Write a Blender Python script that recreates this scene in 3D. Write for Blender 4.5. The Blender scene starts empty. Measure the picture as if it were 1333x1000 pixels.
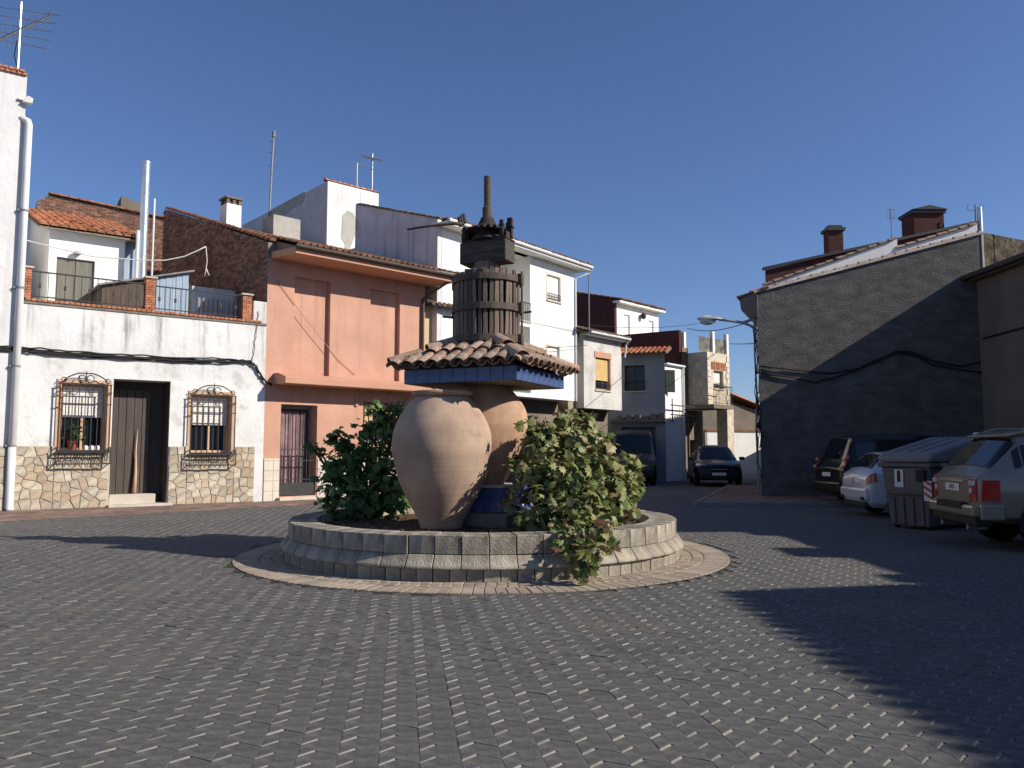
import bpy, bmesh, math, random
import numpy as np
from mathutils import Vector, Matrix
random.seed(11)
rnd = random.random
def U(a, b): return random.uniform(a, b)
SC = bpy.context.scene
COL = SC.collection
# ---------------------------------------------------------------- camera, sky, sun, exposure
FPX = 1040.0; PITCH = math.atan(87/1040); EYE = 1.5
cam = bpy.data.cameras.new('camera'); camo = bpy.data.objects.new('camera', cam); COL.objects.link(camo)
cam.sensor_width = 36; cam.lens = 36*FPX/1333; cam.clip_start = .05; cam.clip_end = 2000
camo.location = (0, 0, EYE); camo.rotation_euler = (math.pi/2+PITCH, 0, 0)
SC.camera = camo
ELEV = math.radians(31); AZ = (0.970, -0.243)          # towards the sun
SUN = Vector((AZ[0]*math.cos(ELEV), AZ[1]*math.cos(ELEV), math.sin(ELEV)))
W = bpy.data.worlds.new('World'); SC.world = W; W.use_nodes = True
nt = W.node_tree; bg = nt.nodes['Background']
sky = nt.nodes.new('ShaderNodeTexSky'); sky.sky_type = 'NISHITA'; sky.sun_disc = False
sky.sun_elevation = ELEV; sky.sun_rotation = math.atan2(AZ[0], AZ[1])
sky.altitude = 700; sky.air_density = 1.0; sky.dust_density = 0.5; sky.ozone_density = 6
hs = nt.nodes.new('ShaderNodeHueSaturation'); hs.inputs['Saturation'].default_value = 1.0
nt.links.new(sky.outputs[0], hs.inputs['Color']); tint = nt.nodes.new('ShaderNodeMix'); tint.data_type = 'RGBA'; tint.blend_type = 'MULTIPLY'; tint.inputs[0].default_value = 1; tint.inputs[7].default_value = (1.04, .985, 1.075, 1)
nt.links.new(hs.outputs[0], tint.inputs[6]); nt.links.new(tint.outputs[2], bg.inputs[0]); bg.inputs[1].default_value = 0.091
sl = bpy.data.lights.new('sun', 'SUN'); sl.energy = 5.0; sl.angle = math.radians(.5); sl.color = (1, .93, .82)
so = bpy.data.objects.new('sun', sl); COL.objects.link(so); so.rotation_euler = SUN.to_track_quat('Z', 'Y').to_euler(); so.location = (30, -8, 30)
SC.view_settings.view_transform = 'Standard'; SC.view_settings.look = 'None'
SC.view_settings.gamma = 1; SC.view_settings.use_curve_mapping = False; SC.view_settings.exposure = 0.25
SC.cycles.max_bounces = 6

# ---------------------------------------------------------------- measuring helpers (pixel of the survey photo -> point in the place)
def ray(px, py):
    xc = (px-666.5)/FPX; yc = (500-py)/FPX; c, s = math.cos(PITCH), math.sin(PITCH)
    return Vector((xc, c-yc*s, s+yc*c))
def g(px, py, z=0):
    d = ray(px, py); t = (z-EYE)/d.z
    return Vector((d.x*t, d.y*t, z))
def onY(px, py, Y):
    d = ray(px, py); t = Y/d.y
    return Vector((d.x*t, Y, EYE+d.z*t))

# ---------------------------------------------------------------- mesh helper
class MB:
    def __init__(s): s.v = []; s.f = []
    def add(s, vs, fs):
        b = len(s.v); s.v += [tuple(v) for v in vs]; s.f += [tuple(i+b for i in f) for f in fs]; return s
    def box(s, x0, x1, y0, y1, z0, z1):
        return s.add([(x0,y0,z0),(x1,y0,z0),(x1,y1,z0),(x0,y1,z0),(x0,y0,z1),(x1,y0,z1),(x1,y1,z1),(x0,y1,z1)],
                     [(0,3,2,1),(4,5,6,7),(0,1,5,4),(1,2,6,5),(2,3,7,6),(3,0,4,7)])
    def obox(s, c, a, b, d):
        c, a, b, d = Vector(c), Vector(a), Vector(b), Vector(d)
        vs = [c-a-b-d, c+a-b-d, c+a+b-d, c-a+b-d, c-a-b+d, c+a-b+d, c+a+b+d, c-a+b+d]
        return s.add(vs, [(0,3,2,1),(4,5,6,7),(0,1,5,4),(1,2,6,5),(2,3,7,6),(3,0,4,7)])
    def bar(s, p, q, w, h=None):
        p, q = Vector(p), Vector(q); d = (q-p); L = d.length; d = d/L
        u = d.cross(Vector((0,0,1)))
        if u.length < .01: u = Vector((1,0,0))
        u.normalize(); n = u.cross(d)
        return s.obox((p+q)/2, d*(L/2), u*(w/2), n*((h or w)/2))
    def poly(s, pts): return s.add(pts, [tuple(range(len(pts)))])
    def prism(s, pts, off):
        n = len(pts); off = Vector(off); a = [Vector(p) for p in pts]; b = [p+off for p in a]
        return s.add(a+b, [tuple(range(n)), tuple(range(2*n-1, n-1, -1))]+[(i, i+n, (i+1) % n+n, (i+1) % n) for i in range(n)])
    def tube(s, path, r, n=6):
        P = [Vector(p) for p in path]; R = r if isinstance(r, (list, tuple)) else [r]*len(P)
        vs = []; fs = []
        t0 = (P[1]-P[0]).normalized(); u = t0.cross(Vector((0,0,1)))
        if u.length < .05: u = t0.cross(Vector((1,0,0)))
        u.normalize()
        for i, p in enumerate(P):
            t = (P[min(i+1, len(P)-1)]-P[max(i-1, 0)])
            if t.length < 1e-9: t = t0
            t.normalize(); u = (u-t*u.dot(t))
            if u.length < 1e-6: u = t.cross(Vector((.3,.5,.8)))
            u.normalize(); w = t.cross(u)
            for k in range(n):
                a = 2*math.pi*k/n; vs.append(p+(u*math.cos(a)+w*math.sin(a))*R[i])
        for i in range(len(P)-1):
            for k in range(n):
                fs.append((i*n+k, i*n+(k+1) % n, (i+1)*n+(k+1) % n, (i+1)*n+k))
        fs.append(tuple(range(n-1, -1, -1))); m = (len(P)-1)*n; fs.append(tuple(range(m, m+n)))
        return s.add(vs, fs)
    def lathe(s, prof, cx=0, cy=0, n=32, wob=0):
        vs = []; fs = []
        for (r, z) in prof:
            for k in range(n):
                a = 2*math.pi*k/n; rr = r*(1+wob*math.sin(2*a+z*3)+wob*.6*math.sin(3*a-z*5))
                vs.append((cx+rr*math.cos(a), cy+rr*math.sin(a), z))
        for i in range(len(prof)-1):
            for k in range(n): fs.append((i*n+k, i*n+(k+1) % n, (i+1)*n+(k+1) % n, (i+1)*n+k))
        fs.append(tuple(range(n-1, -1, -1))); m = (len(prof)-1)*n; fs.append(tuple(range(m, m+n)))
        return s.add(vs, fs)
    def wall(s, x0, x1, z0, z1, holes=(), dep=.25, y=0.0):
        """front face with rectangular openings and their reveals (local y = inward)"""
        xs = sorted({x0, x1, *[min(max(h[0], x0), x1) for h in holes], *[min(max(h[1], x0), x1) for h in holes]})
        zs = sorted({z0, z1, *[min(max(h[2], z0), z1) for h in holes], *[min(max(h[3], z0), z1) for h in holes]})
        for i in range(len(xs)-1):
            for j in range(len(zs)-1):
                cx, cz = (xs[i]+xs[i+1])/2, (zs[j]+zs[j+1])/2
                if any(h[0] < cx < h[1] and h[2] < cz < h[3] for h in holes): continue
                s.poly([(xs[i],y,zs[j]),(xs[i+1],y,zs[j]),(xs[i+1],y,zs[j+1]),(xs[i],y,zs[j+1])])
        for h in holes:
            a, b, c, d = h[:4]; e = y+(h[4] if len(h) > 4 else dep)
            s.poly([(a,y,c),(a,y,d),(a,e,d),(a,e,c)]); s.poly([(b,y,c),(b,e,c),(b,e,d),(b,y,d)])
            s.poly([(a,y,d),(b,y,d),(b,e,d),(a,e,d)]); s.poly([(a,y,c),(a,e,c),(b,e,c),(b,y,c)])
            if len(h) > 5 and h[5]: s.poly([(a,e,c),(b,e,c),(b,e,d),(a,e,d)])
        return s
    def shell(s, x0, x1, y0, y1, z0, z1):
        """sides, back and top of a house body, front left to wall()"""
        s.poly([(x0,y0,z0),(x0,y0,z1),(x0,y1,z1),(x0,y1,z0)]); s.poly([(x1,y0,z0),(x1,y1,z0),(x1,y1,z1),(x1,y0,z1)])
        s.poly([(x0,y1,z0),(x0,y1,z1),(x1,y1,z1),(x1,y1,z0)]); s.poly([(x0,y0,z1),(x1,y0,z1),(x1,y1,z1),(x0,y1,z1)])
        return s
    def mesh(s, name, mat, smooth=False, recalc=True, sharp=None):
        me = bpy.data.meshes.new(name); me.from_pydata(s.v, [], s.f)
        if recalc:
            bm = bmesh.new(); bm.from_mesh(me); bmesh.ops.recalc_face_normals(bm, faces=bm.faces); bm.to_mesh(me); bm.free()
        if mat: me.materials.append(mat)
        if smooth:
            me.polygons.foreach_set('use_smooth', [True]*len(me.polygons))
            if sharp: me.set_sharp_from_angle(angle=math.radians(sharp))
        me.update(); return me
    def build(s, name, mat, parent=None, smooth=False, bevel=0, recalc=True, sharp=None, seg=2):
        o = bpy.data.objects.new(name, s.mesh(name, mat, smooth, recalc, sharp)); COL.objects.link(o)
        if parent: o.parent = parent
        if bevel:
            m = o.modifiers.new('edge', 'BEVEL'); m.width = bevel; m.segments = seg; m.limit_method = 'ANGLE'; m.angle_limit = math.radians(35)
        return o
def inst(name, me, parent, loc=(0,0,0), rot=(0,0,0), scale=(1,1,1)):
    o = bpy.data.objects.new(name, me); COL.objects.link(o); o.parent = parent
    o.location = loc; o.rotation_euler = rot; o.scale = scale; return o
def tag(o, label, cat, group=None):
    o['label'] = label; o['category'] = cat
    if group: o['group'] = group
    return o
def empty(name, loc, rz, label, cat, group=None):
    o = bpy.data.objects.new(name, None); COL.objects.link(o); o.location = loc; o.rotation_euler = (0, 0, rz); o.empty_display_size = .2
    return tag(o, label, cat, group)
def stuff(o): o['kind'] = 'stuff'; return o
def struct(o): o['kind'] = 'structure'; return o

class Frame:
    """a house front: origin on the ground, local x along the front, local y inward, z up"""
    def __init__(s, x, y, ang):
        s.o = Vector((x, y, 0)); s.a = ang; s.d = Vector((math.cos(ang), math.sin(ang), 0)); s.n = Vector((-math.sin(ang), math.cos(ang), 0))
    def w(s, x, y, z): return s.o+s.d*x+s.n*y+Vector((0, 0, z))
    def pix(s, px, py, y=0):
        d = ray(px, py); c = Vector((0, 0, EYE)); t = (s.w(0, y, 0)-c).dot(s.n)/d.dot(s.n); p = c+d*t-s.o
        return p.dot(s.d), p.z
    def side(s, px, py, x=0):
        d = ray(px, py); c = Vector((0, 0, EYE)); t = (s.w(x, 0, 0)-c).dot(s.d)/d.dot(s.d); p = c+d*t-s.o
        return p.dot(s.n), p.z
    def rect(s, px0, py0, px1, py1, y=0):
        a = s.pix(px0, py0, y); b = s.pix(px1, py1, y); return (a[0], b[0], min(a[1], b[1]), max(a[1], b[1]))
    def empty(s, name, label, cat='house', group=None): return empty(name, s.o, s.a, label, cat, group)

# ---------------------------------------------------------------- materials
def new_mat(name):
    m = bpy.data.materials.new(name); m.use_nodes = True; return m, m.node_tree, m.node_tree.nodes['Principled BSDF']
def nd(t, typ, **kw):
    n = t.nodes.new(typ)
    for k, v in kw.items(): setattr(n, k, v)
    return n
def mixc(t, fac, a, b, mode='MIX'):
    n = nd(t, 'ShaderNodeMix', data_type='RGBA', blend_type=mode)
    for sock, v in ((n.inputs[0], fac), (n.inputs[6], a), (n.inputs[7], b)):
        if isinstance(v, bpy.types.NodeSocket): t.links.new(v, sock)
        elif isinstance(v, (int, float)): sock.default_value = v
        else: sock.default_value = (*v, 1)
    return n.outputs[2]
def math_(t, op, a, b=0.0, clamp=False):
    n = nd(t, 'ShaderNodeMath', operation=op, use_clamp=clamp)
    for sock, v in ((n.inputs[0], a), (n.inputs[1], b)):
        if isinstance(v, bpy.types.NodeSocket): t.links.new(v, sock)
        else: sock.default_value = v
    return n.outputs[0]
def coords(t, stretch=(1,1,1), kind='Object'):
    c = nd(t, 'ShaderNodeTexCoord'); m = nd(t, 'ShaderNodeMapping'); m.inputs['Scale'].default_value = stretch
    t.links.new(c.outputs[kind], m.inputs[0]); return m.outputs[0]
def noise(t, vec, scale, detail=4, rough=.55):
    n = nd(t, 'ShaderNodeTexNoise'); n.inputs['Scale'].default_value = scale; n.inputs['Detail'].default_value = detail; n.inputs['Roughness'].default_value = rough
    t.links.new(vec, n.inputs[0]); return n.outputs[0]
def ramp(t, v, a, b):
    n = nd(t, 'ShaderNodeMapRange'); n.interpolation_type = 'SMOOTHSTEP'
    n.inputs[1].default_value = a; n.inputs[2].default_value = b; t.links.new(v, n.inputs[0]); return n.outputs[0]
def rand_of(t, obj=False):
    n = nd(t, 'ShaderNodeObjectInfo' if obj else 'ShaderNodeNewGeometry'); return n.outputs['Random'] if obj else n.outputs['Random Per Island']
def M(name, col, rough=.85, var=.18, vscale=1.5, bump=.2, bscale=25, spec=.25, metal=0, dirt=None, streak=None, isl=0, objr=0, stretch=(1,1,1), patch=None, coat=0, hue=0, hue_c=(.4,.24,.12)):
    """col; var = noise variation; dirt=(strength,colour,scale,threshold); streak=(z_low,z_high,strength,colour); isl/objr = brightness spread per piece"""
    m, t, b = new_mat(name); v = coords(t, stretch); v0 = coords(t)
    n1 = noise(t, v, vscale, 6)
    lo = tuple(c*(1-var) for c in col); hi = tuple(min(1, c*(1+var)) for c in col)
    c = mixc(t, ramp(t, n1, .28, .72), lo, hi)
    n2 = noise(t, v, vscale*9, 5, .65)
    c = mixc(t, math_(t, 'MULTIPLY', ramp(t, n2, .45, .75), var*.9), c, tuple(x*.6 for x in col))
    for r, o in ((isl, False), (objr, True)):
        if r:
            f = math_(t, 'MULTIPLY_ADD', rand_of(t, o), 2*r); f.node.inputs[2].default_value = 1-r
            hsv = nd(t, 'ShaderNodeHueSaturation'); t.links.new(c, hsv.inputs['Color']); t.links.new(f, hsv.inputs['Value']); c = hsv.outputs[0]
    if hue:
        wn = nd(t, 'ShaderNodeTexWhiteNoise', noise_dimensions='1D'); t.links.new(rand_of(t, True), wn.inputs['W'])
        c = mixc(t, math_(t, 'MULTIPLY', ramp(t, wn.outputs['Value'], .35, .9), hue), c, hue_c)
    if dirt:
        s, dc, sc, th = dirt
        c = mixc(t, math_(t, 'MULTIPLY', ramp(t, noise(t, v0, sc, 7, .62), th, th+.16), s), c, dc)
    if patch:
        s, dc, sc, th = patch
        c = mixc(t, math_(t, 'MULTIPLY', ramp(t, noise(t, v0, sc, 3, .5), th, th+.03), s), c, dc)
    if streak:
        z0, z1, s, dc = streak
        sx = nd(t, 'ShaderNodeSeparateXYZ'); t.links.new(v0, sx.inputs[0])
        hgt = ramp(t, sx.outputs[2], z0, z1)
        st = noise(t, coords(t, (2.6, 2.6, .22)), 1.0, 5, .6)
        st2 = noise(t, coords(t, (9, 9, .5)), 1.0, 4, .6)
        k = math_(t, 'MULTIPLY', ramp(t, st, .47, .70), ramp(t, st2, .35, .65))
        c = mixc(t, math_(t, 'MULTIPLY', math_(t, 'MULTIPLY', k, hgt), s, True), c, dc)
    t.links.new(c, b.inputs['Base Color'])
    b.inputs['Roughness'].default_value = rough; b.inputs['Metallic'].default_value = metal; b.inputs['Specular IOR Level'].default_value = spec
    if coat: b.inputs['Coat Weight'].default_value = coat
    if bump:
        bn = nd(t, 'ShaderNodeBump'); bn.inputs['Strength'].default_value = bump; bn.inputs['Distance'].default_value = .03
        t.links.new(noise(t, v, bscale, 5, .6), bn.inputs['Height']); t.links.new(bn.outputs[0], b.inputs['Normal'])
    return m
def glass_dark(name, col=(.012,.014,.017), rough=.06):
    m, t, b = new_mat(name); b.inputs['Base Color'].default_value = (*col, 1); b.inputs['Roughness'].default_value = rough; b.inputs['Specular IOR Level'].default_value = .5
    return m
def brick_mat(name, c1, c2, mortar, bw=.26, bh=.075, bump=.5):
    m, t, b = new_mat(name)
    br = nd(t, 'ShaderNodeTexBrick'); sx = nd(t, 'ShaderNodeSeparateXYZ'); cb = nd(t, 'ShaderNodeCombineXYZ'); v = coords(t)
    t.links.new(v, sx.inputs[0]); t.links.new(math_(t, 'ADD', sx.outputs[0], sx.outputs[1]), cb.inputs[0]); t.links.new(sx.outputs[2], cb.inputs[1]); t.links.new(cb.outputs[0], br.inputs[0])
    br.inputs['Scale'].default_value = 1; br.inputs['Brick Width'].default_value = bw; br.inputs['Row Height'].default_value = bh; br.inputs['Mortar Size'].default_value = .008
    for k, cc in (('Color1', c1), ('Color2', c2), ('Mortar', mortar)): br.inputs[k].default_value = (*cc, 1)
    c = mixc(t, math_(t, 'MULTIPLY', ramp(t, noise(t, v, 1.1, 6), .4, .7), .55), br.outputs[0], tuple(x*.45 for x in c1))
    t.links.new(c, b.inputs['Base Color']); b.inputs['Roughness'].default_value = .9; b.inputs['Specular IOR Level'].default_value = .15
    bn = nd(t, 'ShaderNodeBump'); bn.inputs['Strength'].default_value = bump; bn.inputs['Distance'].default_value = .02; bn.invert = True
    t.links.new(br.outputs['Fac'], bn.inputs['Height']); t.links.new(bn.outputs[0], b.inputs['Normal'])
    return m
MT = {}
MT['paver'] = M('paver_concrete', (.122,.117,.111), .85, .34, 13, .5, 120, .2, isl=.09, objr=.07, dirt=(.5, (.150,.138,.115), .4, .5), patch=(.22, (.06,.058,.056), .9, .60))
MT['paver_edge'] = M('sunlit_worn_paver_edge', (.225,.21,.185), .9, .4, 9, .3, 90, .15, isl=.2, objr=.18)  # worn edge, with sun glint painted paler on the sun-facing chamfer
MT['sand'] = M('joint_sand', (.075,.07,.062), .95, .3, 3, .3, 80, .1)  # sand darkened to paint a shadow line under the paver edges
MT['ground'] = M('far_ground', (.115,.115,.117), .9, .25, .4, .3, 30, .2)
MT['kerbpave'] = M('red_paving', (.22,.15,.12), .9, .25, 2, .4, 60, .2, isl=.18)
MT['kerb'] = M('kerb_stone', (.22,.205,.185), .85, .2, 2, .3, 40, .2)
MT['white'] = M('white_render', (.79,.78,.75), .9, .06, .8, .3, 14, .2, dirt=(.3, (.50,.47,.42), 1.1, .58))
MT['white_stain'] = M('stained_whitewash', (.70,.69,.67), .9, .10, 1.1, .5, 9, .2, dirt=(.6, (.43,.41,.38), 1.5, .52), streak=(3.2, 4.8, 1.0, (.19,.18,.165)))
MT['white2'] = M('cream_white_render', (.80,.79,.75), .9, .05, .6, .12, 20, .2, streak=(0, .1, .25, (.45,.42,.36)))
MT['peeled'] = M('peeling_whitewash', (.66,.655,.645), .9, .09, .9, .4, 8, .2, dirt=(.4, (.40,.38,.35), .7, .56), streak=(0, .1, .4, (.33,.32,.30)))
MT['greywall'] = M('grey_shade_streaked_render', (.60,.60,.60), .9, .12, .9, .3, 12, .2, streak=(0, .1, .6, (.20,.20,.20)), dirt=(.5, (.2,.19,.18), .8, .58))  # grey holds painted shade for the white gable side; streaks are dirt
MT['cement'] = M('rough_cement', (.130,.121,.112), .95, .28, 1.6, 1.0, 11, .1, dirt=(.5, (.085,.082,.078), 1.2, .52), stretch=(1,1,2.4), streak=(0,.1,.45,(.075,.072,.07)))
MT['orange'] = M('salmon_render', (.535,.305,.22), .9, .10, .9, .3, 30, .15, streak=(0, .1, .55, (.40,.22,.16)), dirt=(.35, (.60,.37,.28), .9, .54))
MT['orange_d'] = M('salmon_trim', (.52,.285,.195), .9, .07, .7, .15, 40, .15)
MT['brown'] = M('brown_render', (.20,.165,.135), .95, .16, .8, .35, 20, .1)
MT['maroon'] = M('maroon_membrane', (.085,.030,.026), .85, .16, 2.5, .2, 20, .2, streak=(0, .1, .3, (.07,.025,.02)))
MT['darkbrick'] = brick_mat('dark_brick', (.13,.062,.042), (.17,.085,.055), (.11,.09,.075))
MT['piece_brick'] = M('red_brick', (.36,.15,.085), .9, .25, 6, .4, 60, .15, isl=.28, objr=.22)
MT['brickcourse'] = M('old_brick', (.23,.125,.09), .9, .3, 5, .4, 60, .15, isl=.38, dirt=(.5, (.07,.05,.04), .8, .5))
MT['mortar'] = M('mortar', (.22,.19,.16), .95, .2, 4, .3, 50, .1)
MT['tile'] = M('terracotta_tile', (.44,.19,.105), .88, .28, 5, .35, 60, .15, isl=.3, dirt=(.55, (.20,.15,.10), 2.5, .5))
MT['tile_red'] = M('new_red_tile', (.46,.19,.10), .85, .2, 4, .25, 60, .15, isl=.22, dirt=(.3, (.28,.14,.09), 1.5, .55))
MT['tile_old'] = M('lichened_tile', (.37,.24,.175), .9, .35, 8, .6, 45, .15, objr=.42, dirt=(.75, (.33,.285,.225), 8, .46), patch=(.5, (.10,.085,.06), 14, .6))
MT['tile_brown'] = M('brown_tile', (.22,.11,.07), .9, .25, 5, .35, 60, .15, isl=.3, dirt=(.5, (.13,.10,.075), 2, .5))
MT['mossytile'] = M('grey_old_tile', (.17,.13,.10), .9, .3, 5, .4, 60, .15, isl=.35)
MT['stone'] = M('plinth_stone', (.46,.41,.325), .9, .30, 6, .6, 40, .2, hue=.5, hue_c=(.42,.285,.165), objr=.25, dirt=(.6, (.44,.27,.15), 1.4, .54))
MT['stonejoint'] = M('plinth_joint', (.43,.395,.32), .95, .15, 6, .3, 60, .1)
MT['block'] = M('weathered_stone_block', (.345,.305,.245), .92, .3, 3.5, .7, 40, .15, objr=.2, dirt=(.75, (.135,.115,.09), 1.6, .47), streak=(0,.1,.6,(.12,.095,.07)), patch=(.35, (.42,.38,.31), 5, .6))
MT['ringbrick'] = M('ring_brick', (.31,.255,.195), .9, .22, 4, .4, 60, .15, objr=.16, isl=.1)
MT['soil'] = M('dry_soil', (.13,.085,.055), .98, .35, 3, 1.0, 14, .05, dirt=(.6, (.22,.15,.10), 2, .5))
MT['iron'] = M('rusty_iron', (.045,.035,.030), .8, .35, 6, .5, 50, .3, dirt=(.7, (.10,.05,.03), 5, .52))
MT['rust'] = M('rust', (.11,.085,.07), .85, .3, 8, .5, 60, .25)
MT['oldwood'] = M('weathered_wood', (.21,.165,.135), .92, .4, 3, .7, 18, .15, objr=.5, stretch=(9,9,.9))
MT['beam'] = M('grey_beam', (.105,.09,.075), .92, .4, 3, .7, 14, .15, stretch=(.9,9,9))
MT['brownpaint'] = M('brown_door', (.080,.062,.052), .6, .2, 3, .2, 20, .3, stretch=(8,8,.5))
MT['greendoor'] = M('grey_green_door', (.17,.16,.13), .7, .15, 2, .15, 20, .3, stretch=(8,8,.6))
MT['woodframe'] = M('pale_wood_surround', (.55,.36,.235), .8, .12, 3, .15, 30, .2)
MT['bar'] = M('black_iron', (.028,.027,.028), .6, .2, 8, .15, 60, .4)
MT['bargrey'] = M('grey_iron', (.22,.22,.215), .5, .2, 8, .1, 60, .4)
MT['pane'] = glass_dark('window_glass')
MT['blind'] = M('white_blind', (.74,.71,.66), .8, .06, 3, .1, 30, .2)
MT['blind_o'] = M('ochre_blind', (.60,.42,.18), .8, .08, 3, .1, 30, .2)
MT['pvc'] = M('white_pvc', (.68,.68,.68), .45, .07, 2, .02, 20, .4, dirt=(.3, (.4,.38,.35), 1.2, .6))
MT['steel'] = M('stove_steel', (.55,.60,.63), .35, .12, 3, .05, 30, .5, metal=.75)
MT['sheet'] = M('blue_grey_sheet', (.30,.38,.47), .6, .15, 2, .1, 20, .4, stretch=(6,6,.6))
MT['board'] = M('dark_board', (.10,.075,.060), .8, .3, 3, .2, 20, .2, stretch=(8,8,.6))
MT['corr'] = M('grey_corrugated', (.24,.22,.22), .8, .2, 3, .2, 20, .2, isl=.15)
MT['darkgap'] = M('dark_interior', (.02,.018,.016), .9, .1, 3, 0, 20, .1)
MT['cable'] = M('black_cable', (.022,.021,.021), .7, .2, 5, .1, 40, .3)
MT['cord'] = M('white_cord', (.55,.53,.50), .8, .1, 5, .1, 40, .2)
MT['alu'] = M('antenna_metal', (.40,.41,.42), .4, .1, 5, 0, 20, .5, metal=.8)
MT['silver'] = M('silver_paint', (.235,.195,.15), .36, .04, 2, 0, 20, .5, metal=.25, coat=.6, dirt=(.25, (.28,.24,.19), 1.3, .55))
MT['whitecar'] = M('white_paint', (.50,.52,.56), .3, .03, 2, 0, 20, .5, coat=.6, dirt=(.2, (.42,.40,.36), 1.3, .55))
MT['blackcar'] = M('black_paint', (.007,.007,.008), .32, .1, 2, 0, 20, .3, coat=.2)
MT['navycar'] = M('dark_blue_paint', (.007,.008,.015), .3, .1, 2, 0, 20, .3, coat=.2)
MT['vancar'] = M('van_paint', (.05,.048,.048), .5, .1, 2, 0, 20, .4)
MT['carglass'] = glass_dark('car_glass', (.010,.013,.018), .04)
MT['plastic'] = M('black_plastic', (.018,.018,.018), .7, .15, 6, .05, 60, .3)
MT['rubber'] = M('tyre_rubber', (.016,.016,.016), .9, .15, 6, .1, 60, .2)
MT['rim'] = M('alloy', (.42,.42,.43), .35, .06, 5, 0, 20, .5, metal=.8)
MT['redlens'] = M('red_lens', (.42,.025,.02), .15, .1, 5, 0, 20, .6, coat=.5)
MT['clearlens'] = M('clear_lens', (.62,.62,.63), .12, .08, 9, 0, 20, .7, coat=.5)
MT['amberlens'] = M('amber_lens', (.48,.33,.10), .2, .1, 5, 0, 20, .6)
MT['plate'] = M('number_plate', (.70,.69,.66), .5, .03, 3, 0, 20, .4)
MT['ink'] = M('black_ink', (.015,.015,.018), .6, .05, 3, 0, 20, .3)
MT['bin'] = M('bin_plastic', (.105,.10,.098), .55, .15, 2, .1, 25, .4, dirt=(.4, (.17,.155,.135), 1.6, .55))
MT['binlid'] = M('bin_lid_plastic', (.20,.19,.18), .5, .12, 2, .1, 25, .4, dirt=(.35, (.13,.12,.11), 1.6, .55))
MT['whitestick'] = M('white_sticker', (.70,.69,.66), .6, .05, 3, 0, 20, .3)
MT['redstick'] = M('red_sticker', (.48,.10,.06), .6, .1, 3, 0, 20, .3)
MT['lampgrey'] = M('lamp_grey', (.30,.32,.31), .5, .1, 3, .05, 20, .4)
MT['lampglass'] = M('lamp_bowl', (.55,.58,.55), .2, .05, 3, 0, 20, .5)
MT['pot'] = M('red_pot', (.26,.06,.05), .7, .1, 3, .1, 20, .2)
MT['chalk'] = M('light_cladding', (.56,.50,.42), .85, .12, 2, .3, 30, .2, isl=.14)
MT['rubble'] = M('rubble_masonry', (.19,.155,.105), .95, .55, 3.2, 1.0, 9, .1, dirt=(.7, (.10,.095,.06), 2.2, .48), isl=.4)
MT['bare'] = M('bare_cement_patch', (.40,.385,.34), .95, .15, 2, .5, 14, .1, dirt=(.4, (.28,.26,.22), 2, .5))
MT['stem'] = M('vine_wood', (.10,.065,.040), .95, .3, 6, .6, 40, .1)
def blue_tile_mat():
    m, t, b = new_mat('glazed_blue_tile'); v = coords(t)
    c = mixc(t, ramp(t, noise(t, v, 6, 4), .4, .6), (.045,.075,.175), (.075,.115,.25))
    t.links.new(c, b.inputs['Base Color']); b.inputs['Roughness'].default_value = .3; b.inputs['Specular IOR Level'].default_value = .5; return m
MT['blue'] = blue_tile_mat()
def blue_pattern_mat():
    m, t, b = new_mat('blue_white_tile'); v = coords(t)
    w = nd(t, 'ShaderNodeTexVoronoi'); w.inputs['Scale'].default_value = 11; t.links.new(v, w.inputs[0])
    c = mixc(t, ramp(t, w.outputs['Distance'], .25, .55), (.42,.50,.68), (.05,.10,.42))
    t.links.new(c, b.inputs['Base Color']); b.inputs['Roughness'].default_value = .3; return m
MT['bluepat'] = blue_pattern_mat()
def clay_mat(name, col, seed):
    m, t, b = new_mat(name); v = coords(t); vz = coords(t, (.12, .12, 13)); vm = coords(t, (1, 1, 1.3))
    c = mixc(t, ramp(t, noise(t, v, 1.6+seed*.3, 6), .3, .7), tuple(x*.78 for x in col), tuple(x*1.14 for x in col))
    c = mixc(t, math_(t, 'MULTIPLY', ramp(t, noise(t, vz, 1.6, 4), .45, .7), .20), c, tuple(x*.66 for x in col))
    c = mixc(t, math_(t, 'MULTIPLY', ramp(t, noise(t, vm, 2.3, 6, .65), .56, .72), .5), c, (.19,.125,.085))
    c = mixc(t, math_(t, 'MULTIPLY', ramp(t, noise(t, coords(t, (5,5,.5)), 1.3, 5), .52, .75), .35), c, (.20,.16,.125))
    c = mixc(t, math_(t, 'MULTIPLY', ramp(t, noise(t, v, 22, 5, .7), .58, .72), .35), c, (.55,.44,.33))
    t.links.new(c, b.inputs['Base Color']); b.inputs['Roughness'].default_value = .9; b.inputs['Specular IOR Level'].default_value = .15
    bn = nd(t, 'ShaderNodeBump'); bn.inputs['Strength'].default_value = .22; bn.inputs['Distance'].default_value = .02
    h = math_(t, 'ADD', noise(t, vz, 1.3, 3), math_(t, 'MULTIPLY', noise(t, v, 40, 4), .4))
    t.links.new(h, bn.inputs['Height']); t.links.new(bn.outputs[0], b.inputs['Normal']); return m
MT['clay1'] = clay_mat('pale_clay', (.43,.305,.222), 0); MT['clay2'] = clay_mat('reddish_clay', (.47,.295,.195), 2)
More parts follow.
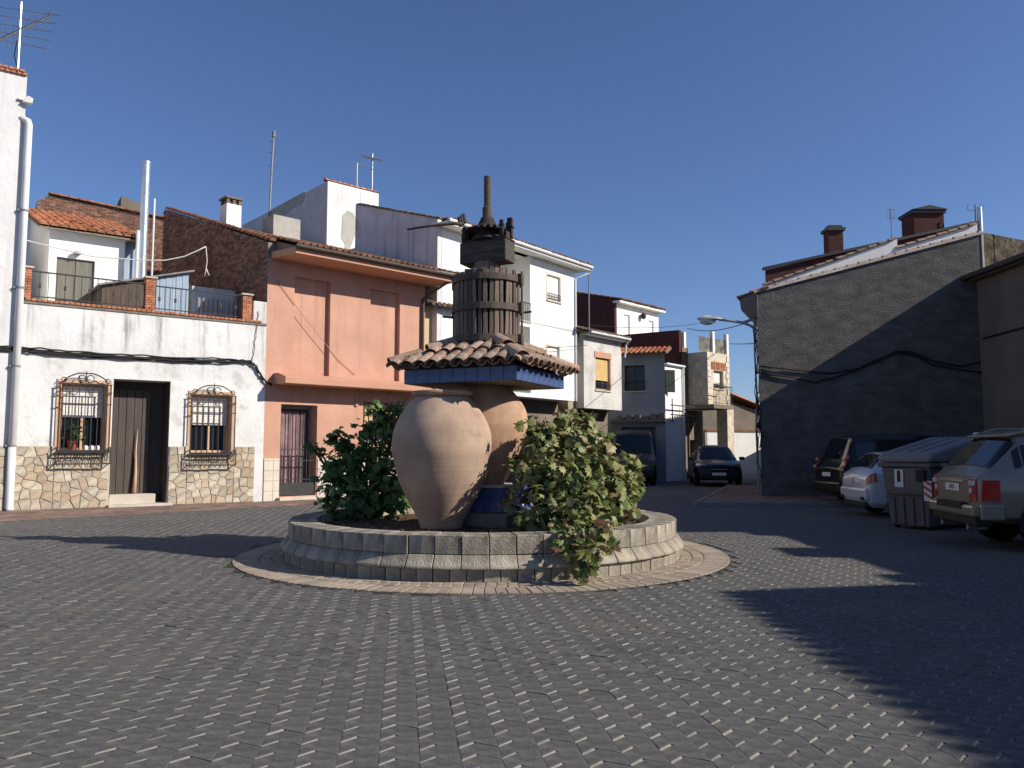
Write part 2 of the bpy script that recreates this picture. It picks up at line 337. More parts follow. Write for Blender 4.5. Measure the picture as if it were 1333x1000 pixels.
def leaf_mat(name, cols):
    m, t, b = new_mat(name); r = rand_of(t); cr = nd(t, 'ShaderNodeValToRGB'); cr.color_ramp.interpolation = 'LINEAR'
    e = cr.color_ramp.elements
    while len(e) < len(cols): e.new(.5)
    for i, (p, c) in enumerate(cols): e[i].position = p; e[i].color = (*c, 1)
    t.links.new(r, cr.inputs[0])
    c = mixc(t, math_(t, 'MULTIPLY', ramp(t, noise(t, coords(t), 60, 3), .5, .7), .35), cr.outputs[0], (.12,.09,.03))
    t.links.new(c, b.inputs['Base Color']); b.inputs['Roughness'].default_value = .45; b.inputs['Specular IOR Level'].default_value = .32
    tr = nd(t, 'ShaderNodeBsdfTranslucent'); t.links.new(c, tr.inputs[0]); mx = nd(t, 'ShaderNodeMixShader'); mx.inputs[0].default_value = .28
    t.links.new(b.outputs[0], mx.inputs[1]); t.links.new(tr.outputs[0], mx.inputs[2]); t.links.new(mx.outputs[0], t.nodes['Material Output'].inputs[0]); return m
MT['leafR'] = leaf_mat('turning_vine_leaf', [(0, (.085,.135,.035)), (.25, (.16,.21,.06)), (.55, (.26,.275,.095)), (.8, (.34,.31,.14)), (.91, (.24,.17,.085)), (1, (.11,.055,.035))])
MT['leafL'] = leaf_mat('green_vine_leaf', [(0, (.045,.11,.03)), (.5, (.095,.19,.05)), (.78, (.20,.31,.10)), (.93, (.30,.34,.14)), (1, (.12,.07,.03))])
MT['leafP'] = leaf_mat('pot_plant_leaf', [(0, (.03,.06,.02)), (1, (.07,.12,.04))])
# ---------------------------------------------------------------- ground, paving
def inset(pts, d):
    """shrink a polygon; d = one distance or one per edge (edge i runs from point i to i+1)"""
    n = len(pts); out = []
    for i in range(n):
        a, b, c = Vector(pts[i-1]), Vector(pts[i]), Vector(pts[(i+1) % n])
        e1 = (b-a).normalized(); e2 = (c-b).normalized()
        n1 = Vector((-e1.y, e1.x)); n2 = Vector((-e2.y, e2.x))
        d1, d2 = (d[i-1], d[i]) if isinstance(d, (list, tuple)) else (d, d)
        det = n1.x*n2.y-n1.y*n2.x
        if abs(det) < .12: out.append(b+(n1+n2).normalized()*((d1+d2)/2))
        else: out.append(b+Vector(((d1*n2.y-d2*n1.y)/det, (n1.x*d2-n2.x*d1)/det)))
    return out
def flat(name, pts, z, mat, kind='structure', parent=None):
    mb = MB(); mb.poly([(p[0], p[1], z) for p in pts]); o = mb.build(name, mat, parent, recalc=False)
    if kind: o['kind'] = kind
    return o
ground = flat('ground', [(-400,-60),(400,-60),(400,700),(-400,700)], -.016, MT['ground'])
FC = Vector((-.42, 12.10, 0))
SW0, SW1 = g(0, 679), g(341, 660)                         # front edge of the pavement before the white house
A0, A1 = g(16, 665.5), g(341, 653)
swd = (SW1-SW0).normalized()
PL = [SW0-swd*12, SW1+swd*1.5]
KP = [(4.9, 22.0), (40, 22.0)]
def in_plaza(x, y):
    if (Vector((x, y, 0))-FC).length < 3.62: return False
    if (Vector((x, y, 0))-SW0).cross(swd).z < .0: return False
    if y > 21.9 and x > 4.75+(y-22)*.37: return False
    return 2.4 < y < 27
flat('joint_bed', [(-16, 2), (18, 2), (18, 27.2), (-16, 27.2)], -.011, MT['sand'], 'structure')
PU, PV = .165, .2
va = Vector((.99, .135)).normalized(); ua = Vector((-va.y, va.x))
out = [(.0,0),(PV*.45,.076),(PV,0),(PV,PU),(PV*.46,PU+.076),(0,PU)]
cen = Vector((PV/2, PU/2+.038))
lo = [p-cen for p in inset(out, [.005,.0003,.0003,.0003,.0006,.0003])]; hi = [p-cen for p in inset(out, [.018,.0012,.0012,.0010,.0014,.0012])]
tmplv = np.array([(p.x, p.y, -.0085) for p in lo]+[(p.x, p.y, 0) for p in hi])
tmplf = [(6,7,10,11),(7,8,9,10)]+[(i, (i+1) % 6, 6+(i+1) % 6, 6+i) for i in range(6)]
cells = []
for j in range(-20, 190):
    for i in range(-90, 110):
        c2 = va*(i*PV)+ua*(j*PU); x, y = c2.x, c2.y
        if y < 2.5 or abs(x) > .66*y+2.2: continue
        if x > 14.7 or not in_plaza(x, y): continue
        cells.append((x, y))
vis = [c for c in cells if abs(c[0]) < .645*c[1] and c[1] > 3.85]
vis.sort(key=lambda c: c[1]); near = set(vis[:300])
pm = MB(); pm.v = [tuple(v) for v in tmplv]; pm.f = tmplf
pme = pm.mesh('paver', MT['paver'], recalc=False); pme.materials.append(MT['paver_edge']); pme.polygons[2].material_index = 1
rz = math.atan2(va.y, va.x)
def jit(k=1.0): return (random.gauss(0, .006*k), random.gauss(0, .006*k), random.gauss(0, .006))
for (x, y) in cells:
    if (x, y) in near:
        a, b, c = jit(); inst('paver', pme, ground, (x, y, random.gauss(0, .0009)), (a, b, rz+c))
far = np.array([c for c in cells if c not in near]); nf = len(far)
rs = np.random.RandomState(3)
V = np.repeat(tmplv[None], nf, 0).copy()
tx = rs.normal(0, .006, nf); ty = rs.normal(0, .006, nf); tz = rs.normal(0, .0009, nf); da = rz+rs.normal(0, .006, nf)
V[:, :, 2] += tz[:, None]+V[:, :, 0]*tx[:, None]+V[:, :, 1]*ty[:, None]
X = V[:, :, 0]*np.cos(da)[:, None]-V[:, :, 1]*np.sin(da)[:, None]+far[:, 0][:, None]
Y = V[:, :, 0]*np.sin(da)[:, None]+V[:, :, 1]*np.cos(da)[:, None]+far[:, 1][:, None]
V = np.stack([X, Y, V[:, :, 2]], -1).reshape(-1, 3)
F = (np.array(tmplf)[None]+(np.arange(nf)*12)[:, None, None]).reshape(-1, 4)
me = bpy.data.meshes.new('paver_field'); me.vertices.add(len(V)); me.vertices.foreach_set('co', V.ravel())
me.loops.add(F.size); me.loops.foreach_set('vertex_index', F.ravel().astype(np.int32)); me.polygons.add(len(F))
me.polygons.foreach_set('loop_start', np.arange(0, F.size, 4, dtype=np.int32)); me.polygons.foreach_set('loop_total', np.full(len(F), 4, np.int32))
mi = np.zeros(len(F), np.int32); mi[2::8] = 1; me.update(calc_edges=True); me.materials.append(MT['paver']); me.materials.append(MT['paver_edge'])
me.polygons.foreach_set('material_index', mi); me.polygons.foreach_set('use_smooth', np.zeros(len(F), bool)); me.update()
po = bpy.data.objects.new('paver_field', me); COL.objects.link(po); po.parent = ground; stuff(po)

# pavements: small red slabs laid flush, with a pale kerb strip
def slab_field(name, poly, z, mat, sx, sy, ang, kind='structure'):
    base = flat(name, poly, z-.012, MT['sand'], kind); mb = MB()
    P = [Vector((p[0], p[1])) for p in poly]
    def inside(q):
        c = False; n = len(P)
        for i in range(n):
            a, b = P[i], P[i-1]
            if (a.y > q.y) != (b.y > q.y) and q.x < (b.x-a.x)*(q.y-a.y)/(b.y-a.y)+a.x: c = not c
        return c
    d = Vector((math.cos(ang), math.sin(ang))); n = Vector((-d.y, d.x))
    us = [p.dot(d) for p in P]; vs = [p.dot(n) for p in P]
    r = 0; v = min(vs)
    while v < max(vs):
        u = min(us)-(sx/2 if r % 2 else 0)
        while u < max(us):
            c = d*(u+sx/2)+n*(v+sy/2)
            if inside(c):
                zz = z+random.gauss(0, .002)
                a = [c-d*(sx/2-.004)-n*(sy/2-.004), c+d*(sx/2-.004)-n*(sy/2-.004), c+d*(sx/2-.004)+n*(sy/2-.004), c-d*(sx/2-.004)+n*(sy/2-.004)]
                mb.prism([(q.x, q.y, z-.013) for q in a], (0, 0, zz-z+.013))
            u += sx
        v += sy; r += 1
    s = mb.build('paving_slab', mat, base, recalc=False); stuff(s); return base
sw_poly = [SW0-swd*12, SW1+swd*2.6, A1+(A1-A0).normalized()*2.0, A0-(A1-A0).normalized()*9]
slab_field('pavement', sw_poly, .012, MT['kerbpave'], .4, .4, math.atan2(swd.y, swd.x))
slab_field('pavement.001', [(4.95, 22.0), (14.8, 22.0), (14.8, 25.2), (7.9, 25.2), (10.9, 33.2), (9.0, 33.2)], .10, MT['kerbpave'], .4, .4, 0)
kb = MB()
def kerb(path, w, z0, z1):
    for p, q in zip(path[:-1], path[1:]):
        p, q = Vector((*p[:2], 0)), Vector((*q[:2], 0)); L = (q-p).length; n = max(1, int(L/.9)); d = (q-p)/n
        for i in range(n):
            a, b = p+d*i+d.normalized()*.004, p+d*(i+1)-d.normalized()*.004
            u = Vector((-d.y, d.x, 0)).normalized()*w
            kb.prism([(a.x,a.y,z0),(b.x,b.y,z0),(b.x+u.x,b.y+u.y,z0),(a.x+u.x,a.y+u.y,z0)], (0,0,z1-z0))
kerb([(14.8, 21.86), (4.9, 21.86), (8.96, 33.2)], -.14, -.02, .115)
kb.build('kerb', MT['kerb'], None, bevel=.01)['kind'] = 'structure'

# ---------------------------------------------------------------- planter (round stone basin)
def bevel_mesh(me, w, seg=1):
    bm = bmesh.new(); bm.from_mesh(me)
    es = [e for e in bm.edges if len(e.link_faces) == 2 and e.calc_face_angle(0) > .5]
    bmesh.ops.bevel(bm, geom=es, offset=w, segments=seg, affect='EDGES', clamp_overlap=True)
    bm.to_mesh(me); bm.free(); return me
def ring_mesh(name, prof, n, gap, mat, sub=2, bev=.008):
    da = 2*math.pi/n; mb = MB(); k = len(prof); vs = []; fs = []
    for i in range(sub+1):
        for (r, z) in prof:
            h = da/2-gap/2/r; a = -h+2*h*i/sub; vs.append((r*math.cos(a), r*math.sin(a), z))
    for i in range(sub):
        for j in range(k): fs.append((i*k+j, i*k+(j+1) % k, (i+1)*k+(j+1) % k, (i+1)*k+j))
    fs += [tuple(range(k)), tuple(range((sub+1)*k-1, sub*k-1, -1))]
    mb.add(vs, fs); me = mb.mesh(name, mat)
    return bevel_mesh(me, bev) if bev else me
pl = empty('stone_planter', FC, 0, 'round weathered stone planter wall of stepped blocks in the middle of the square', 'planter')
core = MB(); core.lathe([(2.80,-.01),(2.80,.15),(2.83,.17),(2.77,.31),(2.77,.505),(2.50,.505),(2.50,-.01)], n=96); core.build('mortar_core', MT['mortar'], pl, True, sharp=40)
for nm, prof, n, gp in (('base_block', [(2.62,0),(2.87,0),(2.87,.155),(2.62,.155)], 92, .010),
                        ('bevelled_block', [(2.6,.158),(2.925,.158),(2.925,.185),(2.83,.310),(2.6,.310)], 56, .008),
                        ('coping_block', [(2.44,.313),(2.825,.313),(2.825,.53),(2.44,.53)], 56, .009)):
    me = ring_mesh(nm, prof, n, gp, MT['block'])
    for i in range(n):
        s = 1+random.gauss(0, .0016); inst(nm, me, pl, (0, 0, random.gauss(0, .002)), (0, 0, 2*math.pi*i/n+random.gauss(0, .0006)), (s, s, 1))
apron = flat('paving_ring', [(FC.x+3.6*math.cos(a), FC.y+3.6*math.sin(a)) for a in [2*math.pi*i/96 for i in range(96)]], -.005, MT['sand'])
rest = []; cand = []
for (r0, r1, n, z) in ((2.88,3.03,150,.012),(3.04,3.19,158,.010),(3.20,3.55,176,.009)):
    me = ring_mesh('ring_brick', [(r0,-.01),(r1,-.01),(r1,z),(r0,z)], n, .008, MT['ringbrick'], 1, .005)
    for i in range(n): cand.append((me, 2*math.pi*(i+.5*(r0 > 3.1))/n))
cand.sort(key=lambda c: math.sin(c[1])-.25*math.cos(c[1]))
for me, a in cand[:300]: inst('ring_brick', me, apron, FC+Vector((0,0,random.gauss(0,.0015))), (0, 0, a))
mb = MB()
for me, a in cand[300:]:
    c, s = math.cos(a), math.sin(a)
    mb.add([(FC.x+v.co.x*c-v.co.y*s, FC.y+v.co.x*s+v.co.y*c, v.co.z) for v in me.vertices], [tuple(p.vertices) for p in me.polygons])
stuff(mb.build('brick_course', MT['ringbrick'], apron, recalc=False))
# soil
mb = MB(); n = 72; rings = 16; vs = [(0,0,.45)]; fs = []
for i in range(1, rings+1):
    for k in range(n):
        r = 2.46*i/rings; a = 2*math.pi*k/n; vs.append((r*math.cos(a), r*math.sin(a), .40+.06*max(0,1-r/1.5)+(U(-.018,.022) if i < rings else 0)))
for k in range(n): fs.append((0, 1+k, 1+(k+1) % n))
for i in range(rings-1):
    for k in range(n): fs.append((1+i*n+k, 1+(i+1)*n+k, 1+(i+1)*n+(k+1) % n, 1+i*n+(k+1) % n))
mb.add(vs, fs); so_ = mb.build('soil', MT['soil'], None, True); so_.location = FC; so_['kind'] = 'stuff'
# dead leaves and clods on the soil and around the planter
mb = MB()
for i in range(420):
    a = U(0, 6.28); r = 2.4*math.sqrt(rnd()); p = FC+Vector((r*math.cos(a), r*math.sin(a), .455 if r < 1.2 else .435)); s = U(.02, .05)
    d1 = Vector((U(-1,1), U(-1,1), U(-.3,.3))).normalized()*s; d2 = d1.cross(Vector((U(-.3,.3),U(-.3,.3),1))).normalized()*s*.7
    mb.poly([p-d1, p+d2, p+d1+Vector((0,0,s*.4)), p-d2])
for i in range(70):
    a = U(3.3, 6.2); r = U(2.9, 6); p = FC+Vector((r*math.cos(a), r*math.sin(a), .012)); s = U(.008, .03)
    d1 = Vector((U(-1,1), U(-1,1), .1)).normalized()*s; d2 = Vector((-d1.y, d1.x, .2*s))*.7
    mb.poly([p-d1, p+d2, p+d1+Vector((0,0,s*.3)), p-d2])
MT['litter'] = leaf_mat('dry_leaf', [(0, (.30,.20,.10)), (.5, (.20,.11,.05)), (1, (.40,.32,.20))])
l = mb.build('leaf_litter', MT['litter'], None, recalc=False); stuff(l)

# ---------------------------------------------------------------- clay jars, pedestal, tiled canopy, press
CC = Vector((-.38, 12.05, 0)); TH = math.radians(-24.5)
def jar(name, loc, prof, mat, label):
    mb = MB(); 
    # smooth the profile
    P = [Vector((r, z)) for r, z in prof]; Q = []
    for i in range(len(P)-1):
        p0, p1, p2, p3 = P[max(i-1,0)], P[i], P[i+1], P[min(i+2,len(P)-1)]
        for k in range(4):
            t = k/4; Q.append(tuple(.5*((2*p1)+(p2-p0)*t+(2*p0-5*p1+4*p2-p3)*t*t+(3*p1-p0-3*p2+p3)*t**3)))
    Q.append(tuple(P[-1])); mb.lathe(Q, n=72, wob=.006)
    o = empty(name, loc, U(0,6), label, 'clay jar'); mb.build('jar_body', mat, o, True); return o
j1 = jar('clay_jar', (-.985, 11.30, .43), [(.295,0),(.325,.10),(.41,.27),(.515,.46),(.605,.66),(.672,.92),(.703,1.12),(.672,1.37),(.58,1.575),(.47,1.73),(.39,1.82)], MT['clay1'], 'big pale clay wine jar standing on the soil, open at the top')
mb = MB(); mb.lathe([(.384,1.815),(.395,1.835),(.425,1.845),(.435,1.87),(.425,1.905),(.375,1.91),(.345,1.88),(.345,1.6),(.30,1.3),(.02,1.29)], n=64, wob=.004); mb.build('rim', MT['clay2'], j1, True)
pd = empty('tiled_pedestal', CC, TH, 'square pedestal of blue glazed tiles under the rear clay jar', 'pedestal')
mb = MB(); mb.box(-.62,.62,-.62,.62,.38,.62); mb.build('footing', MT['mortar'], pd, bevel=.02)
mb = MB(); mb.box(-.50,.50,-.50,.50,.62,.975); mb.build('core', MT['mortar'], pd)
mb = MB(); mb.box(-.535,.535,-.535,.535,.975,1.005); mb.build('top_slab', MT['chalk'], pd, bevel=.006)
tm = MB(); tm.box(-.097,.097,-.01,.01,-.17,.17); t1 = bevel_mesh(tm.mesh('pedestal_tile', MT['blue']), .003); tm2 = MB(); tm2.v = tm.v; tm2.f = tm.f; t2 = bevel_mesh(tm2.mesh('pedestal_tile', MT['bluepat']), .003)
for k in range(4):
    a = k*math.pi/2
    for i in range(5):
        u = -.4+.2*i; x, y = u, -.511
        inst('pedestal_tile', t2 if k == 1 else t1, pd, (x*math.cos(a)-y*math.sin(a), x*math.sin(a)+y*math.cos(a), .797), (0, 0, a))
jar('clay_jar', (CC.x, CC.y, 1.005), [(.26,0),(.29,.06),(.37,.2),(.51,.52),(.60,.80),(.615,.92),(.585,1.10),(.485,1.28),(.37,1.42),(.34,1.457)], MT['clay2'], 'reddish clay wine jar on the blue pedestal, holding up the tiled canopy')
cp = empty('tiled_canopy', CC, TH, 'small square canopy with curved terracotta tiles and a blue tile band, below the press', 'canopy')
ZB = 2.465; AH = .90; ZF = ZB+.19
mb = MB(); mb.box(-AH+.015,AH-.015,-AH+.015,AH-.015,ZB,ZF); mb.build('slab', MT['mortar'], cp)
tm = MB(); tm.box(-.0975,.0975,-.009,.009,-.098,.098); tb = bevel_mesh(tm.mesh('band_tile', MT['blue']), .003)
for k in range(4):
    a = k*math.pi/2
    for i in range(9):
        x, y = -.8+.2*i, -AH+.005
        inst('band_tile', tb, cp, (x*math.cos(a)-y*math.sin(a), x*math.sin(a)+y*math.cos(a), ZB+.101+random.gauss(0,.001)), (random.gauss(0,.008), 0, a))
# roof bed
EAVE, APX = AH+.17, .42; ZE, ZT = ZF+.02, ZF+.36
mb = MB(); A = AH-.02
mb.add([(-A,-A,ZE-.03),(A,-A,ZE-.03),(A,A,ZE-.03),(-A,A,ZE-.03),(-APX,-APX,ZT-.03),(APX,-APX,ZT-.03),(APX,APX,ZT-.03),(-APX,APX,ZT-.03)], [(3,2,1,0),(4,5,6,7),(0,1,5,4),(1,2,6,5),(2,3,7,6),(3,0,4,7)])
mb.build('roof_bed', MT['mortar'], cp)
def tile_mesh(name, L, r0, r1, th, mat, seg=7, arc=math.pi):
    """a curved tile along +y, wide end r0 at y=0, narrow end r1 at y=L"""
    vs = []; fs = []; m = seg+1
    for y, r in ((0, r0), (L, r1)):
        for rr in (r, r-th):
            for k in range(m):
                a = (math.pi-arc)/2+arc*k/seg; vs.append((rr*math.cos(a), y, .85*rr*math.sin(a)))
    for k in range(seg):
        fs += [(k, k+1, 2*m+k+1, 2*m+k), (m+k+1, m+k, 3*m+k, 3*m+k+1), (k+1, k, m+k, m+k+1), (2*m+k, 2*m+k+1, 3*m+k+1, 3*m+k)]
    fs += [(0, 2*m, 3*m, m), (m-1, 2*m-1, 4*m-1, 3*m-1)]
    mb = MB(); mb.add(vs, fs); return mb.mesh(name, mat)
TL = .46
cov = tile_mesh('roof_tile', TL, .106, .084, .014, MT['tile_old'])
chan = tile_mesh('channel_tile', TL, .088, .108, .013, MT['tile_old'])
hip = tile_mesh('hip_tile', .5, .125, .10, .015, MT['tile_old'])
sl_ = math.atan2(ZT-ZE, EAVE-APX)
for k in range(4):
    a = k*math.pi/2; R = Matrix.Rotation(a, 4, 'Z')
    for i in range(10):
        s = -.945+.21*i
        for ch in (0, 1):
            ss = s+.105*ch
            run = (EAVE-abs(ss)) if abs(ss) > APX else EAVE-APX
            for r in range(2):
                st = r*.36
                if run-st < .12: continue
                L = min(TL, run-st+.10)
                y = -EAVE+st-(0 if ch else .03)
                z = ZE+st*math.tan(sl_)+(.012*r)+(.03 if not ch else .062)
                m4 = R@Matrix.Translation((ss+random.gauss(0,.006), y+random.gauss(0,.012), z))@Matrix.Rotation(sl_+random.gauss(0,.015), 4, 'X')@Matrix.Rotation(random.gauss(0,.03), 4, 'Z')
                if ch: m4 = m4@Matrix.Rotation(math.pi, 4, 'Y')
                o = inst('channel_tile' if ch else 'roof_tile', chan if ch else cov, cp); o.matrix_local = m4@Matrix.Diagonal((1, L/TL, 1, 1))
    for r in range(2):
        st = r*.40; e = EAVE-.02-st
        dirv = Vector((1, 1, math.tan(sl_))).normalized()
        m4 = R@Matrix.Translation((-e, -e, ZE+st*math.tan(sl_)+.075+.012*r))@Matrix.Rotation(-math.pi/4, 4, 'Z')@Matrix.Rotation(math.asin(dirv.z), 4, 'X')
        o = inst('hip_tile', hip, cp); o.matrix_local = m4
mb = MB(); mb.box(-.56,.56,-.56,.56,ZT-.05,ZT+.035); mb.build('mortar_bed', MT['mortar'], cp, bevel=.03)
# press
BZ0 = ZT+.04; BZ1 = onY(633, 349, 11.6).z; BR = .515
pr = empty('wine_press', (CC.x, CC.y, BZ0), TH, 'old wooden basket wine press with an iron screw, standing on the tiled canopy', 'wine press')
HB = BZ1-BZ0
nsl = 38
for i in range(nsl):
    a = 2*math.pi*i/nsl; w = U(.052,.068); mb = MB(); h = HB+U(-.03,.02)
    mb.box(-.016,.016,-w/2,w/2,.01,h)
    o = mb.build('slat', MT['oldwood'], pr, bevel=.005, seg=1); o.location = ((BR-.03)*math.cos(a), (BR-.03)*math.sin(a), 0); o.rotation_euler = (random.gauss(0,.012), random.gauss(0,.006), a+random.gauss(0,.06))
for z0, z1 in ((.05,.15), (HB*.46,HB*.46+.10), (HB-.17,HB-.075)):
    mb = MB(); mb.lathe([(BR-.012,z0),(BR+.022,z0),(BR+.022,z1),(BR-.012,z1),(BR-.012,z0)], n=38, wob=.004); mb.build('hoop', MT['rust'], pr, bevel=.004)
    for aa in (-1.05, -.9, .8, 2.2, 3.9):
        pass
for aa in (.02, math.pi):
    for z in (.10, HB*.46+.05, HB-.12):
        mb = MB(); mb.obox(((BR+.045)*math.cos(aa), (BR+.045)*math.sin(aa), z), Vector((math.cos(aa), math.sin(aa), 0))*.035, Vector((-math.sin(aa), math.cos(aa), 0))*.045, (0,0,.085)); mb.build('hinge_lug', MT['rust'], pr, bevel=.012)
    mb = MB(); mb.tube([((BR+.06)*math.cos(aa), (BR+.06)*math.sin(aa), 0), ((BR+.06)*math.cos(aa), (BR+.06)*math.sin(aa), HB)], .018); mb.build('hinge_pin', MT['rust'], pr)
for aa, z in ((.25,.52),(math.pi-.15,.52),(math.pi+.35,.47)):
    mb = MB(); d = Vector((math.cos(aa), math.sin(aa), 0)); mb.tube([d*(BR-.02)+Vector((0,0,z)), d*(BR+.17)+Vector((0,0,z+.02))], .017); mb.build('bolt', MT['iron'], pr)
mb = MB(); mb.lathe([(.40,0),(.40,HB-.22)], n=24); mb.build('basket_shade_core', MT['darkgap'], pr)  # added dark core standing in for the shade inside the basket
BEAM0 = HB+.02; 
mb = MB(); mb.lathe([(.40,HB-.06),(.40,HB+.0),(.20,HB+.01),(.20,onY(633,340,11.8).z-BZ0+.02)], n=20); mb.build('bearing_disc', MT['oldwood'], pr)
BEAM1 = onY(633, 311, 11.8).z-BZ0
mb = MB(); mb.box(-.39,.39,-.17,.17,onY(633,339,11.8).z-BZ0,BEAM1); mb.build('beam', MT['beam'], pr, bevel=.015)
MZ = onY(633, 285, 12.0).z-BZ0
mb = MB(); mb.box(-.36,.40,-.16,.16,BEAM1,BEAM1+.035); mb.lathe([(.25,BEAM1+.03),(.22,BEAM1+.10),(.17,BEAM1+.12),(.17,BEAM1+.20)], n=18); mb.box(.30,.38,-.12,.12,BEAM1+.03,BEAM1+.13); mb.box(-.40,-.27,-.10,.10,BEAM1+.03,BEAM1+.17); mb.build('iron_frame', MT['iron'], pr, bevel=.012)
# toothed wheel
mb = MB(); vs = []; ng = 44; z0, z1 = BEAM1+.165, BEAM1+.20
prof = [(.35 if k % 2 else .315) for k in range(ng)]
pts = [(prof[k]*math.cos(2*math.pi*k/ng), prof[k]*math.sin(2*math.pi*k/ng), z0) for k in range(ng)]
mb.prism(pts, (0,0,z1-z0)); mb.build('ratchet_wheel', MT['iron'], pr)
for (x, y, h, w) in ((-.37,-.05,.27,.03),(-.30,-.17,.24,.025),(-.20,.14,.33,.032),(-.13,.16,.33,.028),(.30,-.12,.30,.03),(.37,.04,.36,.042),(.28,.15,.33,.03)):
    mb = MB(); mb.box(x-w,x+w,y-w*.8,y+w*.8,BEAM1+.05,BEAM1+h); mb.box(x-w*1.4,x+w*1.4,y-w,y+w,BEAM1+.20,BEAM1+.235); mb.build('ratchet_post', MT['iron'], pr, bevel=.008)
mb = MB(); mb.lathe([(.24,BEAM1+.20),(.22,BEAM1+.235),(.15,BEAM1+.275),(.12,BEAM1+.34),(.10,BEAM1+.39)], n=20); mb.build('nut', MT['iron'], pr, True, sharp=30)
mb = MB(); P = []; ztop = onY(632, 229, 12.05).z-BZ0; z = .1
while z < ztop: P += [(.058,z),(.050,z+.018)]; z += .036
mb.lathe(P, n=14); mb.build('screw', MT['rust'], pr)
mb = MB(); mb.lathe([(.075,BEAM1+.39),(.075,BEAM1+.55),(.06,BEAM1+.57)], n=12); mb.build('screw_collar', MT['rust'], pr)
inv = Matrix.Translation((CC.x, CC.y, BZ0))@Matrix.Rotation(TH, 4, 'Z'); inv.invert()
lp = [inv@onY(x, y, 11.75) for x, y in ((602,292),(590,291),(560,294),(530,299))]
mb = MB(); mb.tube(lp, [.028,.026,.020,.015]); lv = mb.build('lever', MT['rust'], pr, True)
mb = MB(); mb.tube([lp[3]+Vector((.02,0,0)), lp[3]+Vector((.03,0,-.3)), lp[3]+Vector((.02,.01,-.62))], .004, 4); mb.build('hanging_wire', MT['cable'], lv)
for k in range(3):
    mb = MB(); c = lp[0]+Vector((.02*k-.03, .03*k, .02+.03*k)); mb.tube([c-Vector((0,0,.05)), c+Vector((-.03,0,.09))], .03, 7); mb.build('pawl', MT['iron'], pr)

# ---------------------------------------------------------------- vines in the planter
LEAF = [(0,0),(.16,-.16),(.42,-.12),(.36,.10),(.56,.30),(.34,.44),(.34,.66),(.12,.60),(0,.98),(-.12,.60),(-.34,.66),(-.34,.44),(-.56,.30),(-.36,.10),(-.42,-.12),(-.16,-.16)]
def leaves(mb, pts, size, up=.5, out=.6, sunb=.25):
    for p, c in pts:
        o = (p-c); o = o.normalized() if o.length > 1e-4 else Vector((0,0,1))
        nrm = (Vector((random.gauss(0,.55), random.gauss(0,.55), random.gauss(0,.4)))+o*out+Vector((0,0,up))+SUN*sunb).normalized()
        t = nrm.cross(Vector((random.gauss(0,1), random.gauss(0,1), random.gauss(0,1)))).normalized(); t = (t+Vector((0,0,-.5))).normalized(); t = (t-nrm*t.dot(nrm)).normalized(); b = nrm.cross(t)
        s = size*U(.45, 1.4); fold = U(.1, .5); droop = U(.0, .45); vs = []
        vs.append(p+t*(.25*s))
        for (x, y) in LEAF: vs.append(p+b*(x*s)+t*(y*s)+nrm*(-abs(x)*fold*s-y*y*droop*s))
        n = len(LEAF); mb.add(vs, [(0, 1+i, 1+(i+1) % n) for i in range(n)])
def vine(name, base, blobs, n, mat, size, label, inner=.35):
    o = empty(name, base, 0, label, 'plant', 'grapevines in the planter')
    wsum = sum(r**2 for _, r in blobs); mb = MB(); pts = []
    for c, r in blobs:
        for i in range(int(n*r*r/wsum)):
            d = Vector((random.gauss(0,1), random.gauss(0,1), random.gauss(0,1))).normalized()
            rr = r*(inner+(1-inner)*rnd()**.6)*(1+.30*math.sin(5*d.x+7*d.z+c.x*9)+.2*math.sin(11*d.y+9*d.z+c.z*5))
            p = c+Vector((d.x*rr, d.y*rr, d.z*rr*.95))
            pts.append((p-base, c-base))
    leaves(mb, pts, size); f = mb.build('foliage', mat, o, recalc=False); stuff(f)
    sm = MB()
    for c, r in [b_ for b_ in blobs for _ in (0,1)]:
        a = Vector((U(-.08,.08), U(-.08,.08), 0)); e = c-base; m = a*.4+e*.6+Vector((U(-.1,.1), U(-.1,.1), -.12*e.z+.05))
        sm.tube([a, a*.7+m*.3+Vector((0,0,.1)), m, e, e+Vector((U(-.8,.8)*r, U(-.8,.8)*r, r*U(.6,1.15)))], [.035,.028,.020,.012,.005], 6)
    sm.build('stem', MT['stem'], o, True); return o
def B(px, py, Y, rp): return (onY(px, py, Y), rp/FPX*Y)
rb = [B(718,583,11.2,42),B(758,580,11.4,40),B(700,625,10.9,38),B(742,625,10.6,50),B(783,618,11.1,38),B(800,650,10.9,34),B(720,668,10.4,36),B(768,668,10.1,40),
      B(815,612,11.6,22),B(826,640,11.5,14),B(733,548,11.4,16),B(766,550,11.6,14),B(700,562,11.2,20),B(678,600,11.0,16),B(690,680,10.3,22),
      B(745,705,9.45,26),B(770,722,9.05,20),B(760,742,9.0,13),B(785,700,9.4,22),B(730,695,9.6,20),B(660,655,10.9,8)]
rbz = onY(745, 690, 10.9); rbz.z = .42
vine("grapevine", rbz, rb, 2500, MT['leafR'], .122, 'bushy grapevine turning yellow and brown, spilling over the front of the planter')
bl = [B(503,548,13.2,26),B(520,535,13.3,18),B(470,598,13.1,34),B(505,600,13.1,36),B(440,612,13.0,28),B(455,650,12.9,34),B(495,650,13.0,36),B(430,640,12.9,18),
      B(437,570,13.1,15),B(416,588,13.0,11),B(430,668,12.7,14),B(478,560,13.2,16),B(452,582,13.1,16),B(488,530,13.3,12),B(520,640,13.3,30),B(404,578,13.0,5)]
bz = onY(480, 685, 13.0); bz.z = .42
vine('grapevine', bz, bl, 1250, MT['leafL'], .135, 'dark green grapevine at the left of the planter, beside the pale jar', .3)
